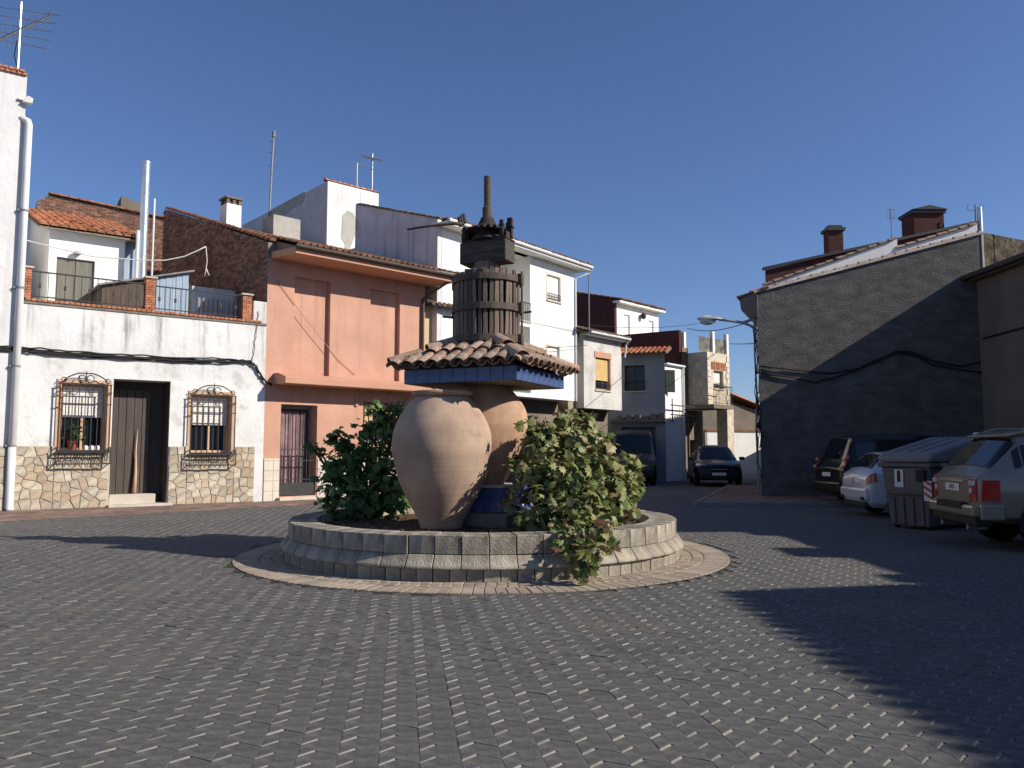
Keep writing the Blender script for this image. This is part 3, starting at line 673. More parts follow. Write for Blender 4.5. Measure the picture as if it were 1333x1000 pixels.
# ---------------------------------------------------------------- building helpers
def window(par, r, dep=.18, fw=.06, mat='blind', pane='pane', blind=None, bmat='blind', sill=True, y=0, rail=None, sillmat='chalk', mull=1):
    x0, x1, z0, z1 = r; yb = y+dep; mb = MB()
    for a in ((x0,x0+fw,z0,z1),(x1-fw,x1,z0,z1),(x0+fw,x1-fw,z0,z0+fw),(x0+fw,x1-fw,z1-fw,z1)): mb.box(a[0],a[1],yb-.05,yb+.02,a[2],a[3])
    for k in range(mull):
        xm = x0+(x1-x0)*(k+1)/(mull+1); mb.box(xm-.03,xm+.03,yb-.045,yb+.015,z0+fw,z1-fw)
    w = mb.build('window', MT[mat], par)
    p = MB(); p.box(x0+.01,x1-.01,yb+.021,yb+.04,z0+.01,z1-.01); p.build('pane', MT[pane], w)
    if blind:
        b = MB(); zb = z1-fw-(z1-z0-2*fw)*blind; n = max(3, int((z1-fw-zb)/.06)); h = (z1-fw-zb)/n
        for i in range(n): b.box(x0+fw,x1-fw,yb-.075+.004*(i%2),yb-.055,zb+i*h+.004,zb+(i+1)*h)
        b.build('roller_blind', MT[bmat], w)
    if sill:
        s = MB(); s.box(x0-.06,x1+.06,y-.06,yb-.05,z0-.07,z0-.003); s.build('sill', MT[sillmat], w, bevel=.006)
    if rail:
        q = MB(); zt = z0+rail
        for zz in (z0+.06, zt): q.bar((x0,y-.05,zz),(x1,y-.05,zz),.025)
        n = max(3, int((x1-x0)/.12))
        for i in range(n+1): xx = x0+(x1-x0)*i/n; q.bar((xx,y-.05,z0+.06),(xx,y-.05,zt),.016)
        q.build('railing', MT['bar'], w)
    return w
def railing(par, x0, x1, y, z0, z1, step=.12, mat='bar', name='railing', scroll=False):
    q = MB()
    q.bar((x0,y,z1),(x1,y,z1),.035); q.bar((x0,y,z0+.08),(x1,y,z0+.08),.025)
    n = max(2, int((x1-x0)/step))
    for i in range(n+1):
        xx = x0+(x1-x0)*i/n; q.bar((xx,y,z0),(xx,y,z1),.016)
        if scroll and i % 3 == 1: q.obox((xx,y,(z0+z1)/2),(.03,0,0),(0,.012,0),(0,0,.06))
    return q.build(name, MT[mat], par)
def tile_rows(mb, o, du, L, ds, S, pitch=.23, step=.36, r=.095, hgt=None, seg=4):
    """joined curved tiles: o = eave start, du = unit along eave over length L, ds = unit up the slope over S"""
    o, du, ds = Vector(o), Vector(du).normalized(), Vector(ds).normalized(); n = du.cross(ds).normalized()
    if n.z < 0: n = -n
    nc = int(L/pitch); nr = max(1, int(S/step)+1); p = L/nc
    for i in range(nc):
        for k in range(nr):
            s0 = k*step-.03+random.gauss(0,.012); s1 = min(k*step+step+.05, S)
            if s1-s0 < .06: continue
            c = o+du*(p*(i+.5)+random.gauss(0,.006)); ra, rb_ = r*U(.95,1.08), r*.82; vs = []
            for s, rr, lift in ((s0, ra, .022), (s1, rb_, 0)):
                for q in range(seg+1):
                    a = math.pi*q/seg; vs.append(c+ds*s+du*(rr*math.cos(a))+n*(rr*math.sin(a)*.9+lift))
            m = seg+1; fs = [(q, q+1, m+q+1, m+q) for q in range(seg)]; fs.append(tuple(range(m)))
            mb.add(vs, fs)
    # valley sheet
    a = o+n*.008; mb.poly([a, a+du*L, a+du*L+ds*S, a+ds*S])
def tile_roof(par, x0, x1, y0, z0, y1, z1, mat='tile', pitch=.23, step=.36, r=.095, name='roof_tiles', seg=4):
    mb = MB(); S = math.hypot(y1-y0, z1-z0); tile_rows(mb, (x0,y0,z0), (1,0,0), x1-x0, (0,(y1-y0)/S,(z1-z0)/S), S, pitch, step, r, None, seg)
    o = mb.build(name, MT[mat], par, recalc=False); stuff(o); return o
def tile_slope(par, x0, z0, x1, z1, y0, y1, mat='tile', name='roof_tiles', pitch=.23, step=.36, r=.095):
    """roof plane rising along local x, eave along local y at x0"""
    mb = MB(); S = math.hypot(x1-x0, z1-z0); tile_rows(mb, (x0,y0,z0), (0,1,0), y1-y0, ((x1-x0)/S,0,(z1-z0)/S), S, pitch, step, r)
    o = mb.build(name, MT[mat], par, recalc=False); stuff(o); return o
def brick_face(par, inside, x0, x1, z0, z1, fy, name='brick_courses', bw=.26, bh=.075, mat='brickcourse', axis='y', face=0.0):
    """courses of bricks over a region; axis 'y' = a wall running inward at local x = face (seen from -x), 'x' = along the front"""
    mb = MB(); r = 0; z = z0
    while z < z1:
        u = x0-(bw/2 if r % 2 else 0)
        while u < x1:
            if inside(u+bw/2, z+bh/2):
                d = fy*U(.55,1.2); a, b = u+.006, u+bw-.006; c, e = z+.006, z+bh-.006
                if axis == 'y': mb.box(face-d, face+.02, a, b, c, e)
                else: mb.box(a, b, face-d, face+.02, c, e)
            u += bw
        z += bh; r += 1
    o = mb.build(name, MT[mat], par, recalc=False); stuff(o); return o
def clip(poly, p, n):
    out = []
    for i in range(len(poly)):
        a, b = poly[i-1], poly[i]; da = (a[0]-p[0])*n[0]+(a[1]-p[1])*n[1]; db = (b[0]-p[0])*n[0]+(b[1]-p[1])*n[1]
        if (da < 0) != (db < 0):
            t = da/(da-db); out.append((a[0]+(b[0]-a[0])*t, a[1]+(b[1]-a[1])*t))
        if db <= 0: out.append(b)
    return out
def stones(par, x0, x1, z0, z1, cell=.26, y=0.0, mat='stone', gap=.008, pr=.04):
    """irregular flat stones of a plinth, each its own piece"""
    S = []; nx = max(1, round((x1-x0)/cell)); nz = max(1, round((z1-z0)/cell))
    for i in range(nx):
        for j in range(nz):
            S.append((x0+(i+.5+U(-.42,.42))*(x1-x0)/nx, z0+(j+.5+U(-.42,.42))*(z1-z0)/nz))
    for s in S:
        P = [(x0,z0),(x1,z0),(x1,z1),(x0,z1)]
        for q in S:
            if q is s or abs(q[0]-s[0])+abs(q[1]-s[1]) > 1.3: continue
            P = clip(P, ((s[0]+q[0])/2-(q[0]-s[0])*.0, (s[1]+q[1])/2), (q[0]-s[0], q[1]-s[1]))
            if len(P) < 3: break
        if len(P) < 3: continue
        ar = sum(P[i-1][0]*P[i][1]-P[i][0]*P[i-1][1] for i in range(len(P)))
        if ar < 0: P = P[::-1]
        try: lo_ = inset(P, gap/2); hi_ = inset(P, gap/2+.014)
        except Exception: continue
        cx, cz = sum(p[0] for p in P)/len(P), sum(p[1] for p in P)/len(P)
        if any((Vector(p)-Vector((cx,cz))).length > .6 for p in hi_): hi_ = [Vector((cx,cz))+(p-Vector((cx,cz)))*.9 for p in lo_]
        n = len(P); d = pr*U(.6,1.2); mb = MB()
        vs = [(p.x-cx,0,p.y-cz) for p in lo_]+[(p.x-cx,-d*.7,p.y-cz) for p in lo_]+[(p.x-cx,-d-U(0,.006),p.y-cz) for p in hi_]
        fs = [(i,(i+1)%n,n+(i+1)%n,n+i) for i in range(n)]+[(n+i,n+(i+1)%n,2*n+(i+1)%n,2*n+i) for i in range(n)]+[tuple(range(2*n,3*n))]
        mb.add(vs, fs); o = mb.build('stone', MT[mat], par, recalc=False); o.location = (cx, y, cz)
def body(par, L, D, h, holes=(), mat='white', name='wall', dep=.25, z0=0, x0=0):
    mb = MB(); mb.wall(x0, L, z0, h, holes, dep); mb.shell(x0, L, 0, D, z0, h); return mb.build(name, MT[mat], par)
def gable(par, pts_xz, D, mat, name='wall', y=0):
    mb = MB(); mb.prism([(x,y,z) for x, z in pts_xz], (0,D,0)); return mb.build(name, MT[mat], par)

# ---------------------------------------------------------------- A: white house with terrace (left)
angA = math.atan2(A1.y-A0.y, A1.x-A0.x); FA = Frame(A0.x, A0.y, angA); LA = (A1-A0).length
ha = FA.empty('terraced_house', 'low stained white house with stone plinth, barred windows and brick-edged roof terrace', 'house')
ZP = (FA.pix(43,387)[1]+FA.pix(319,415)[1])/2       # top of parapet
w1 = FA.rect(80,498,137,587); w2 = FA.rect(250,513,300,590); dr = FA.rect(148,493,217,643)
zpl = 1.62
holes = [(*w1, .32), (*w2, .32), (dr[0], dr[1], 0, dr[3], .75)]
body(ha, LA, 7, ZP-.16, holes, 'white_stain', dep=.32)
# door
mb = MB(); mb.box(dr[0],dr[1],.75,.80,0,dr[3]); mb.build('door_back', MT['brownpaint'], ha)
mb = MB(); mb.box(dr[0]+.003,dr[0]+.02,.02,.74,.28,dr[3]-.01); mb.box(dr[1]-.02,dr[1]-.003,.02,.74,.01,dr[3]-.01); mb.build('door_reveal', MT['brownpaint'], ha)
dw = (dr[1]-dr[0]); dh = FA.pix(170,508,.6)[1]
dd = MB(); pw = dw*.70/5
for i in range(5): dd.box(dr[0]+.06+i*pw+.006,dr[0]+.06+(i+1)*pw-.006,.60+.006*(i%2),.66,.33,dh)
do = dd.build('door', MT['brownpaint'], ha, bevel=.006)
mb = MB(); mb.box(dr[0]+.05+3.3*pw,dr[0]+.05+3.3*pw+.05,.555,.60,1.2,1.3); mb.build('handle', MT['bargrey'], do)
mb = MB(); mb.box(dr[0]+.03,dr[0]+.05+5*pw+.12,.10,.72,.04,.32); mb.build('doorstep', MT['chalk'], ha, bevel=.012)
mb = MB(); mb.box(dr[0]-.05,dr[1]+.1,-.30,.72,-.02,.07); mb.build('threshold', MT['chalk'], ha, bevel=.012)
# tall cane leaning in the doorway
mb = MB(); mb.tube([(dr[0]+3.55*pw,.50,.34),(dr[0]+3.65*pw,.52,.9),(dr[0]+3.60*pw,.53,1.5),(dr[0]+3.75*pw,.545,2.1)], [.06,.045,.022,.006], 7)
pc = mb.build('door_curtain', MT['woodframe'], None, True); pc.location = FA.o; pc.rotation_euler = (0,0,FA.a); tag(pc, 'narrow tan strip of rolled door curtain hanging in the brown doorway', 'curtain')
# stone plinth, broken by the door
zs = zpl
for a, b in ((-.0, dr[0]-.015), (dr[1]+.015, FA.pix(331,600)[0])):
    # stones stop under the windows
    for (p, q, top) in ((a, b, zs),):
        win = w1 if a < .5 else w2
        stones(ha, p, win[0]-.09, 0, zs, .225); stones(ha, win[1]+.09, q, 0, zs, .225) if q-win[1] > .15 else None
        stones(ha, win[0]-.09, win[1]+.09, 0, win[2]-.06, .225)
for a, b, c, w_ in ((0, dr[0]-.01, w1[2]-.06, w1), (dr[1]+.01, FA.pix(331,600)[0], w2[2]-.06, w2)):
    mb = MB(); mb.wall(a, b, 0, zpl, [(w_[0]-.09,w_[1]+.09,w_[2]-.06,zpl+.01,.01)], .01, -.012); mb.build('plinth_bed', MT['stonejoint'], ha)
def grille(par, r, px):
    x0, x1, z0, z1 = r[0]-.05, r[1]+.05, r[2]-.02, r[3]-.02; y = -.17; q = MB(); s = .021
    n = 8
    for i in range(n+1):
        xx = x0+(x1-x0)*i/n; q.bar((xx,y,z0-.02),(xx,y,z1),s*(1.35 if i in (0,n) else .9))
    for zz in (z0+.03, z0+(z1-z0)*.70, z1-.22, z1-.01): q.bar((x0-.03,y,zz),(x1+.03,y,zz),s*1.2)
    for xx in (x0-.02, x1+.02):
        for zz in (z0+.1, z1-.22): q.bar((xx,y,zz),(xx,0,zz),s)
    # basket below
    zb = z0-.32
    for zz in (zb, z0-.02): q.bar((x0-.04,y-.06,zz),(x1+.04,y-.06,zz),s*1.5)
    for xx in (x0-.03, x1+.03):
        q.bar((xx,y-.06,zb),(xx,y-.06,z0+.12),s*1.2); q.bar((xx,y-.06,zb),(xx,0,zb),s); q.bar((xx,y-.06,z0-.02),(xx,0,z0-.02),s)
    m = 9
    for i in range(m):
        c = x0+(x1-x0)*(i+.5)/m; w = (x1-x0)/m*.42
        q.tube([(c+w*math.cos(t)*(1-t/11), y-.06, (zb+z0-.02)/2+.12*math.sin(t)*(1-t/11)) for t in [k*.7 for k in range(12)]], .011, 4)
    # scroll crest
    cx = (x0+x1)/2; hw = (x1-x0)/2
    for sg in (-1, 1):
        q.tube([(cx+sg*hw*t, y, z1+.30*math.sin(math.pi*(1-t)*.55+.1)-.02) for t in [k/8*.86 for k in range(9)]], .016, 4)
        q.tube([(cx+sg*(hw*.86+.06*math.cos(t)), y, z1+.09+.06*math.sin(t)) for t in [k*.7 for k in range(9)]], .013, 4)
        q.tube([(cx+sg*(.10+.09*math.cos(t)), y, z1+.13+.10*math.sin(t)) for t in [k*.6 for k in range(11)]], .013, 4)
    q.bar((cx,y,z1),(cx,y,z1+.34),s)
    return q.build('grille', MT['bar'], par, recalc=False)
for r, bl_ in ((w1, .50), (w2, .52)):
    w = window(ha, r, dep=.30, fw=.08, mat='woodframe', blind=bl_, sill=False, mull=1)
    grille(w, r, 0)
    mb = MB(); fw = .10
    mb.box(r[0]-fw,r[0]-.002,-.03,.02,r[2]-.04,r[3]+fw); mb.box(r[1]+.002,r[1]+fw,-.03,.02,r[2]-.04,r[3]+fw); mb.box(r[0]-.002,r[1]+.002,-.03,.02,r[3]+.002,r[3]+fw)
    mb.box(r[0]+.001,r[0]+.015,.02,.24,r[2],r[3]-.002); mb.box(r[1]-.015,r[1]-.001,.02,.24,r[2],r[3]-.002)
    mb.build('surround', MT['woodframe'], w, bevel=.006)
    mb = MB(); mb.box(r[0]-.03,r[1]+.03,-.13,.22,r[2]-.055,r[2]-.002); mb.build('sill', MT['chalk'], w, bevel=.006)
# pot plant on the left sill
pp = empty('pot_plant', FA.w(w1[0]+.32, .05, w1[2]), 0, 'leafy plant in a red pot on the left barred window sill', 'pot plant')
mb = MB(); mb.lathe([(.09,0),(.125,.22),(.14,.22),(.14,.26),(.11,.26)], n=16); mb.build('pot', MT['pot'], pp, True, sharp=40)
mb = MB(); pts = [(Vector((random.gauss(0,.13), random.gauss(0,.07), .5+random.gauss(0,.16))), Vector((0,0,.4))) for _ in range(70)]; leaves(mb, pts, .09); stuff(mb.build('foliage', MT['leafP'], pp, recalc=False))
for k, (dx, c) in enumerate(((.62,'white'),(.76,'white'),(.90,'white'))):
    o = MB(); o.lathe([(.03,0),(.065,.03),(.07,.09),(.055,.13),(.06,.14)], n=12); b = o.build('white_bowl', MT['blind'], None, True); b.location = FA.w(w1[0]+dx, .03, w1[2])
    tag(b, ['small white bowl on the window sill next to the red pot', 'middle small white bowl on the sill of the window left of the door', 'small white bowl on the sill, farthest from the red pot'][k], 'bowl', 'bowls on the window sill')
# parapet: brick edge course, piers, railings
mb = MB(); mb.box(0,LA,-.03,.25,ZP-.165,ZP-.10); mb.build('parapet_edge', MT['mortar'], ha)
brm = MB(); brm.box(-.055,.055,-.14,.14,-.032,.032); bme = bevel_mesh(brm.mesh('edge_brick', MT['piece_brick']), .005)
xs = .04
while xs < LA-.25:
    inst('edge_brick', bme, ha, (xs+.06, .08, ZP-.065+random.gauss(0,.002)), (0, random.gauss(0,.01), random.gauss(0,.015))); xs += .125
for i, (pxa, pxb, ptop) in enumerate(((28,42,348),(190,203,362),(316,328,384))):
    xa, zt = FA.pix(pxa, ptop); xb, _ = FA.pix(pxb, ptop); p = MB(); p.box(xa+.015,xb-.015,-.015,.235,ZP-.03,zt); pier = p.build('pier', MT['mortar'], ha)
    z = ZP-.03; k = 0
    while z < zt-.04:
        b = MB(); off = (k % 2)*.1
        for u0, u1 in ((xa, xa+(xb-xa)*(.62 if k % 2 else .38)), (xa+(xb-xa)*(.62 if k % 2 else .38), xb)):
            b.box(u0+.004,u1-.004,-.03+U(-.004,.004),.25,z+.004,z+.066)
        b.build('brick', MT['piece_brick'], pier, bevel=.004, seg=1); z += .07; k += 1
    c = MB(); c.box(xa-.04,xb+.04,-.07,.29,zt,zt+.05); c.build('pier_cap', MT['chalk'], pier, bevel=.01)
xa = FA.pix(42,350)[0]; xb = FA.pix(190,350)[0]; xc = FA.pix(203,350)[0]; xd = FA.pix(316,350)[0]; zr = FA.pix(43,352)[1]
railing(ha, xa, xb, .1, ZP-.03, zr, .19, scroll=True); railing(ha, xc, xd, .1, ZP-.03, zr-.02, .14, scroll=True)
# terrace floor is inside the body top; roof room set back
yR = 3.0
rx0, rz1 = FA.pix(65,300,yR); rx1, _ = FA.pix(163,317,yR); zt0 = ZP-.9
ed = FA.rect(74,335,121,402,yR); ed = (ed[0], ed[1], zt0, FA.pix(98,337,yR)[1])
mb = MB(); mb.wall(rx0, rx1, zt0, rz1, [(*ed, .12)], .12, yR); mb.shell(rx0, rx1, yR, yR+7, zt0, rz1); mb.build('roof_room', MT['white'], ha)
mb = MB(); xm = (ed[0]+ed[1])/2
mb.box(ed[0],xm-.008,yR+.08,yR+.12,ed[2],ed[3]); mb.box(xm+.008,ed[1],yR+.08,yR+.12,ed[2],ed[3]); mb.build('terrace_door', MT['greendoor'], ha, bevel=.006)
mb = MB(); lx, lz = FA.pix(100,330,yR); mb.lathe([(.02,-.09),(.09,-.06),(.13,0),(.05,.05)], n=14); lo_ = mb.build('wall_lamp', MT['lampgrey'], ha, True); lo_.location = (lx, yR-.1, lz)
mb = MB(); mb.box(rx0-.05,rx1+.05,yR-.10,yR+.0,rz1,rz1+.08); mb.build('eave_band', MT['greywall'], ha)
tile_roof(ha, rx0-.30, rx1+.62, yR-.32, rz1+.06, yR+5.6, rz1+1.99, 'tile', .235, .38, .10)
mb = MB(); mb.prism([(rx0-.3,yR-.3,rz1+.03),(rx0-.3,yR+5.6,rz1+1.94),(rx0-.3,yR+5.6,rz1+1.89),(rx0-.3,yR-.3,rz1-.02)],(rx1-rx0+.92,0,0)); mb.build('roof_slab', MT['mortar'], ha)
mb = MB(); mb.prism([(rx0+.005,yR+.01,rz1),(rx0+.005,yR+6.5,rz1+2.1),(rx0+.005,yR+6.5,rz1)],(rx1-rx0-.01,0,0)); mb.build('gable_infill', MT['white'], ha)
mb = MB(); mb.box(rx1+.001,rx1+.62,yR+.5,yR+.7,zt0,rz1+.15); mb.build('side_wall', MT['sheet'], ha)
# stove pipe
sx, sz = FA.pix(190.5,212,2.6); r_ = (FA.pix(196.5,300,2.6)[0]-FA.pix(185.5,300,2.6)[0])/2
mb = MB(); mb.lathe([(r_,zt0),(r_,sz-.03),(r_*1.12,sz-.03),(r_*1.12,sz+.03),(r_*.8,sz+.05)], sx, 2.6, n=20); zz = zt0+1
while zz < sz-.4: mb.lathe([(r_*1.05,zz),(r_*1.06,zz+.03),(r_*1.05,zz+.06)], sx, 2.6, n=20); zz += .98
sp = mb.build('stove_pipe', MT['steel'], ha, True, sharp=35)
mb = MB(); mb.lathe([(r_*.45,zt0),(r_*.45,FA.pix(178,300,2.55)[1])], FA.pix(179,320,2.55)[0], 2.55, n=12); mb.lathe([(r_*.25,zt0),(r_*.25,sz-1.0)], FA.pix(199,320,2.9)[0], 2.9, n=10); mb.build('drain_pipe', MT['pvc'], ha)
# terrace shed
sa = FA.pix(133,372,1.5); sb_ = FA.pix(247,354,1.5); s1 = FA.pix(203,361,1.5)
sh = empty('terrace_shed', FA.w(sa[0],1.5,zt0), FA.a, 'low lean-to shed with blue-grey metal doors on the roof terrace behind the railing', 'shed')
LS = sb_[0]-sa[0]; h0 = sa[1]-zt0; h1 = sb_[1]-zt0; xs = s1[0]-sa[0]; hs = h0+(h1-h0)*xs/LS
mb = MB(); mb.prism([(0,0,0),(xs,0,0),(xs,0,hs),(0,0,h0)],(0,1.6,0)); mb.build('board_wall', MT['board'], sh)
for k in range(2):
    a, b = xs+.02+(LS-xs-.04)*k/2, xs+.02+(LS-xs-.04)*(k+1)/2; mb = MB()
    n = 5
    for i in range(n): u0, u1 = a+(b-a)*i/n, a+(b-a)*(i+1)/n; mb.box(u0+.004,u1-.004,.0-.012*(i%2),.03,.02,h0+(h1-h0)*u0/LS-.03)
    d = mb.build('metal_door', MT['sheet'], sh); m2 = MB(); m2.box(b-.1 if k == 0 else a+.05,b-.05 if k == 0 else a+.1,-.04,-.013,.7,.82); m2.build('handle', MT['bar'], d)
mb = MB(); mb.box(xs,LS,.04,1.6,0,hs-.05); mb.build('metal_body', MT['sheet'], sh)
mb = MB(); mb.prism([(-.12,-.15,h0-.02),(LS+.1,-.15,h1+.0),(LS+.1,-.15,h1+.05),(-.12,-.15,h0+.03)],(0,1.9,0)); mb.build('shed_roof', MT['corr'], sh)
# rubble wall and corrugated fence behind the right-hand railing
xf0, xf1 = FA.pix(250,380,2.2)[0], LA-.03
mb = MB(); mb.box(xf0,xf1,2.2,2.45,zt0,FA.pix(300,378,2.2)[1]); mb.build('terrace_wall', MT['greywall'], ha)
cf = MB(); u = xf0
while u < xf1-.12: cf.box(u,u+.075,1.5,1.53,zt0,FA.pix(300,392,1.5)[1]+U(-.02,.02)); u += .135
cf.build('corrugated_fence', MT['corr'], ha)
mb = MB(); a, b = FA.pix(330,400)[0], LA; mb.box(a,b,.0,.3,ZP-.17,FA.pix(335,392)[1]); mb.build('parapet_end', MT['white_stain'], ha, bevel=.02)

# ---------------------------------------------------------------- tall white house at the left edge, flush with A
ht = empty('white_house', FA.o, FA.a, 'tall rough white house cut off at the left edge, with a long white drainpipe', 'house')
tx, tz = FA.pix(29,92); xr = (FA.pix(29,92)[0]+FA.pix(14,640)[0])/2
mb = MB(); mb.wall(-9,xr,0,tz-.14,[],.2,-.02); mb.shell(-9,xr,-.02,8,0,tz-.14); mb.build('wall', MT['peeled'], ht)
stones(ht, -1.6, xr-.03, 0, 1.62, .3, -.02); mb = MB(); mb.box(-3,xr-.02,-.03,-.02,0,1.62); mb.build('plinth_bed', MT['stonejoint'], ht)
u = xr-.06; 
while u > -1.6:
    inst('edge_brick', bme, ht, (u, .08, tz-.105), (0,0,random.gauss(0,.015)), (1,1.15,1)); inst('edge_brick', bme, ht, (u-.06, .06, tz-.035), (0,0,random.gauss(0,.015)), (1,1.2,1)); u -= .125
px_ = xr+.085; zt_ = FA.pix(34,156,-.1)[1]
mb = MB(); mb.tube([(px_,-.10,.12),(px_,-.10,zt_-.12),(px_-.02,-.08,zt_-.03),(px_-.10,.0,zt_+.03),(px_-.2,.06,zt_+.03)], .088, 14); dp = mb.build('drainpipe', MT['pvc'], ht, True)
mb = MB(); mb.tube([(px_,-.10,1.62),(px_,-.10,.1),(px_+.03,-.16,.03)], [.093,.095,.093], 14); mb.build('pipe_shoe', MT['pvc'], dp, True)
for z in (1.6,3.6,5.6,7.6): mb = MB(); mb.lathe([(.097,z),(.099,z+.05)], px_, -.10, n=14); mb.box(px_-.15,px_-.09,-.11,-.02,z,z+.05); mb.build('pipe_bracket', MT['bargrey'], dp)
mb = MB(); fx, fz = FA.pix(37,131,-.1); mb.prism([(fx-.14,-.14,fz-.07),(fx+.08,-.2,fz-.09),(fx+.10,-.2,fz+.05),(fx-.02,-.14,fz+.12)],(0,.2,0)); mb.box(fx-.22,fx-.1,-.1,.0,fz-.02,fz+.04); mb.build('floodlight', MT['blind'], ht, bevel=.015)

# ---------------------------------------------------------------- O: salmon house
FO = Frame(A1.x, A1.y, math.radians(43.5)); ho = FO.empty('salmon_house', 'salmon-pink two-storey house with a projecting ledge and tall blind recesses', 'house')
LO = FO.pix(553,430)[0]; ZE_ = FO.pix(350,331)[1]; ZE_ = (ZE_+7.25)/2
rc = [(FO.pix(383,400)[0], FO.pix(430,400)[0]), (FO.pix(482,420)[0], FO.pix(520.5,420)[0])]
zl1 = FO.pix(380,487,-.6)[1]; 
od = FO.rect(366,526,411,640); od = (od[0], od[1], .12, od[3]); ow = FO.rect(474,523,508,575)
holes = [(a, b, zl1-.05, FO.pix(400,362)[1], .16, True) for a, b in rc]+[(*od, .45), (*ow, .22)]
mb = MB(); mb.wall(0, LO, 0, ZE_, holes); mb.poly([(LO,0,0),(LO,9,0),(LO,9,ZE_),(LO,0,ZE_)]); mb.poly([(0,.3,ZE_),(LO,.3,ZE_),(LO,9,ZE_),(0,9,ZE_)]); mb.build('wall', MT['orange'], ho)
# brick side wall (gable end), seen over the terrace
y1b, zt1 = FO.side(199,279); zA = FO.side(347,314)[1]; yb2, zb2 = FO.side(62,256)
yR2 = 8.8; zR2 = FO.side(199,280)[1]
mb = MB(); mb.prism([(0.0,.02,0),(0.0,yR2,0),(0.0,yR2,zR2-.05),(0.0,.02,zA-.05)],(.25,0,0)); mb.build('side_wall', MT['mortar'], ho)
zfun = lambda y: zA-.06+(zR2-zA)*(y/yR2)
brick_face(ho, lambda u, z: .05 < u < yR2 and z < zfun(u)-.03, .05, yR2, 3.6, zR2, .018, axis='y', face=0.0)
mb = MB(); tile_rows(mb, (-.03,.0,zA-.01), (1,0,0), .30, (0,yR2,(zR2-zA)), math.hypot(yR2,zR2-zA), .30, .30, .12); stuff(mb.build('verge_tiles', MT['tile_brown'], ho, recalc=False))
# roof plane and eave
OV = 1.15; xo = .30
S = MB(); S.prism([(xo,-OV,ZE_),(LO+.45,-OV,ZE_),(LO+.45,.0,ZE_),(xo-.2,.0,ZE_)],(0,0,.20)); S.build('eave_soffit', MT['orange_d'], ho, bevel=.006)
zsl = (zR2-zA)/yR2
tile_roof(ho, xo-.05, LO+.5, -OV-.10, ZE_+.26, 8.6, ZE_+.26+8.7*zsl, 'tile_brown', .22, .38, .09)
mb = MB(); mb.prism([(xo-.05,-OV-.04,ZE_+.20),(xo-.05,8.6,ZE_+.20+8.7*zsl),(xo-.05,8.6,ZE_+.1+8.7*zsl),(xo-.05,0,ZE_+.201)],(LO+.5,0,0)); mb.build('roof_slab', MT['brown'], ho)
mb = MB(); mb.tube([(xo-.05,-OV-.12,ZE_+.20),(LO+.5,-OV-.12,ZE_+.20)], .055, 8); mb.build('gutter', MT['brownpaint'], ho)
dpx = FO.pix(549,400)[0]; mb = MB(); mb.tube([(LO+.35,-OV-.1,ZE_+.15),(dpx,-.08,ZE_-.5),(dpx,-.08,zl1)], .05, 8); mb.build('downpipe', MT['brownpaint'], ho)
# ledge over the ground floor
zl0 = FO.pix(380,499,-.75)[1]; lx0 = FO.pix(356,490)[0]; lx1 = FO.pix(545,505)[0]
mb = MB(); mb.prism([(lx0,-.0,zl0),(lx0,-.75,zl0),(lx0,-.75,zl0+.20),(lx0,-.25,zl0+.34),(lx0,0,zl0+.34)],(lx1-lx0,0,0)); mb.build('ledge', MT['orange_d'], ho, bevel=.012)
xbr = FO.pix(462,512)[0]; mb = MB(); mb.box(xbr,xbr+.10,-.06,0,zl0-.55,zl0-.02); mb.build('junction_box', MT['orange_d'], ho)
# door with curtain and low gate
mb = MB(); mb.box(od[0],od[1],.45,.5,.12,od[3]); do = mb.build('door', MT['brownpaint'], ho)
mb = MB(); fw = .07; mb.box(od[0],od[0]+fw,.36,.449,.12,od[3]); mb.box(od[1]-fw,od[1],.36,.449,.12,od[3]); mb.box(od[0]+fw,od[1]-fw,.36,.449,od[3]-.12,od[3]); mb.build('door_frame', MT['bargrey'], do)
mb = MB(); n = 11
for i in range(n):
    u0 = od[0]+.12+(od[1]-od[0]-.3)*i/n; mb.box(u0,u0+(od[1]-od[0]-.3)/n*.96,.40-.03*math.sin(i*2.1),.43-.03*math.sin(i*2.1),.35,od[3]-.2)
mb.build('door_curtain', M('mauve_curtain', (.20,.13,.14), .8, .25, 3, .2, 30, .2, isl=.45), do)
q = MB(); n = 9
for i in range(n+1): xx = od[0]+.05+(od[1]-od[0]-.1)*i/n; q.bar((xx,.08,.35),(xx,.08,1.55),.02)
for zz in (.62,1.2,1.55): q.bar((od[0]+.05,.08,zz),(od[1]-.05,.08,zz),.028)
q.box(od[0]+.03,od[1]-.03,.06,.10,.14,.52); q.build('low_gate', MT['bar'], ho)
mb = MB(); mb.box(od[0]-.1,od[1]+.15,-.25,.34,-.02,.10); mb.build('doorstep', MT['chalk'], ho, bevel=.012)
window(ho, ow, dep=.2, mat='bargrey', pane='pane', blind=.8, bmat='blind_o', sill=True)
q = MB(); 
for i in range(7): xx = ow[0]+(ow[1]-ow[0])*i/6; q.bar((xx,-.02,ow[2]),(xx,-.02,ow[3]),.02)
q.bar((ow[0],-.02,ow[3]-.35),(ow[1],-.02,ow[3]-.35),.025); q.build('window_bars', MT['bar'], ho)
zc = FO.pix(345,597)[1]; x0 = .02; k = 0
while k*.30 < zc:
    xx = x0
    while xx < od[0]-.05:
        x2 = min(xx+.30, od[0]-.02); b = MB(); b.box(xx+.004,x2-.004,-.03,-.002,k*.30+.004,min((k+1)*.30,zc)-.004); b.build('cladding_stone', MT['chalk'], ho, bevel=.004, seg=1); xx = x2
    k += 1
x0 = od[1]+.03; xx = x0; 
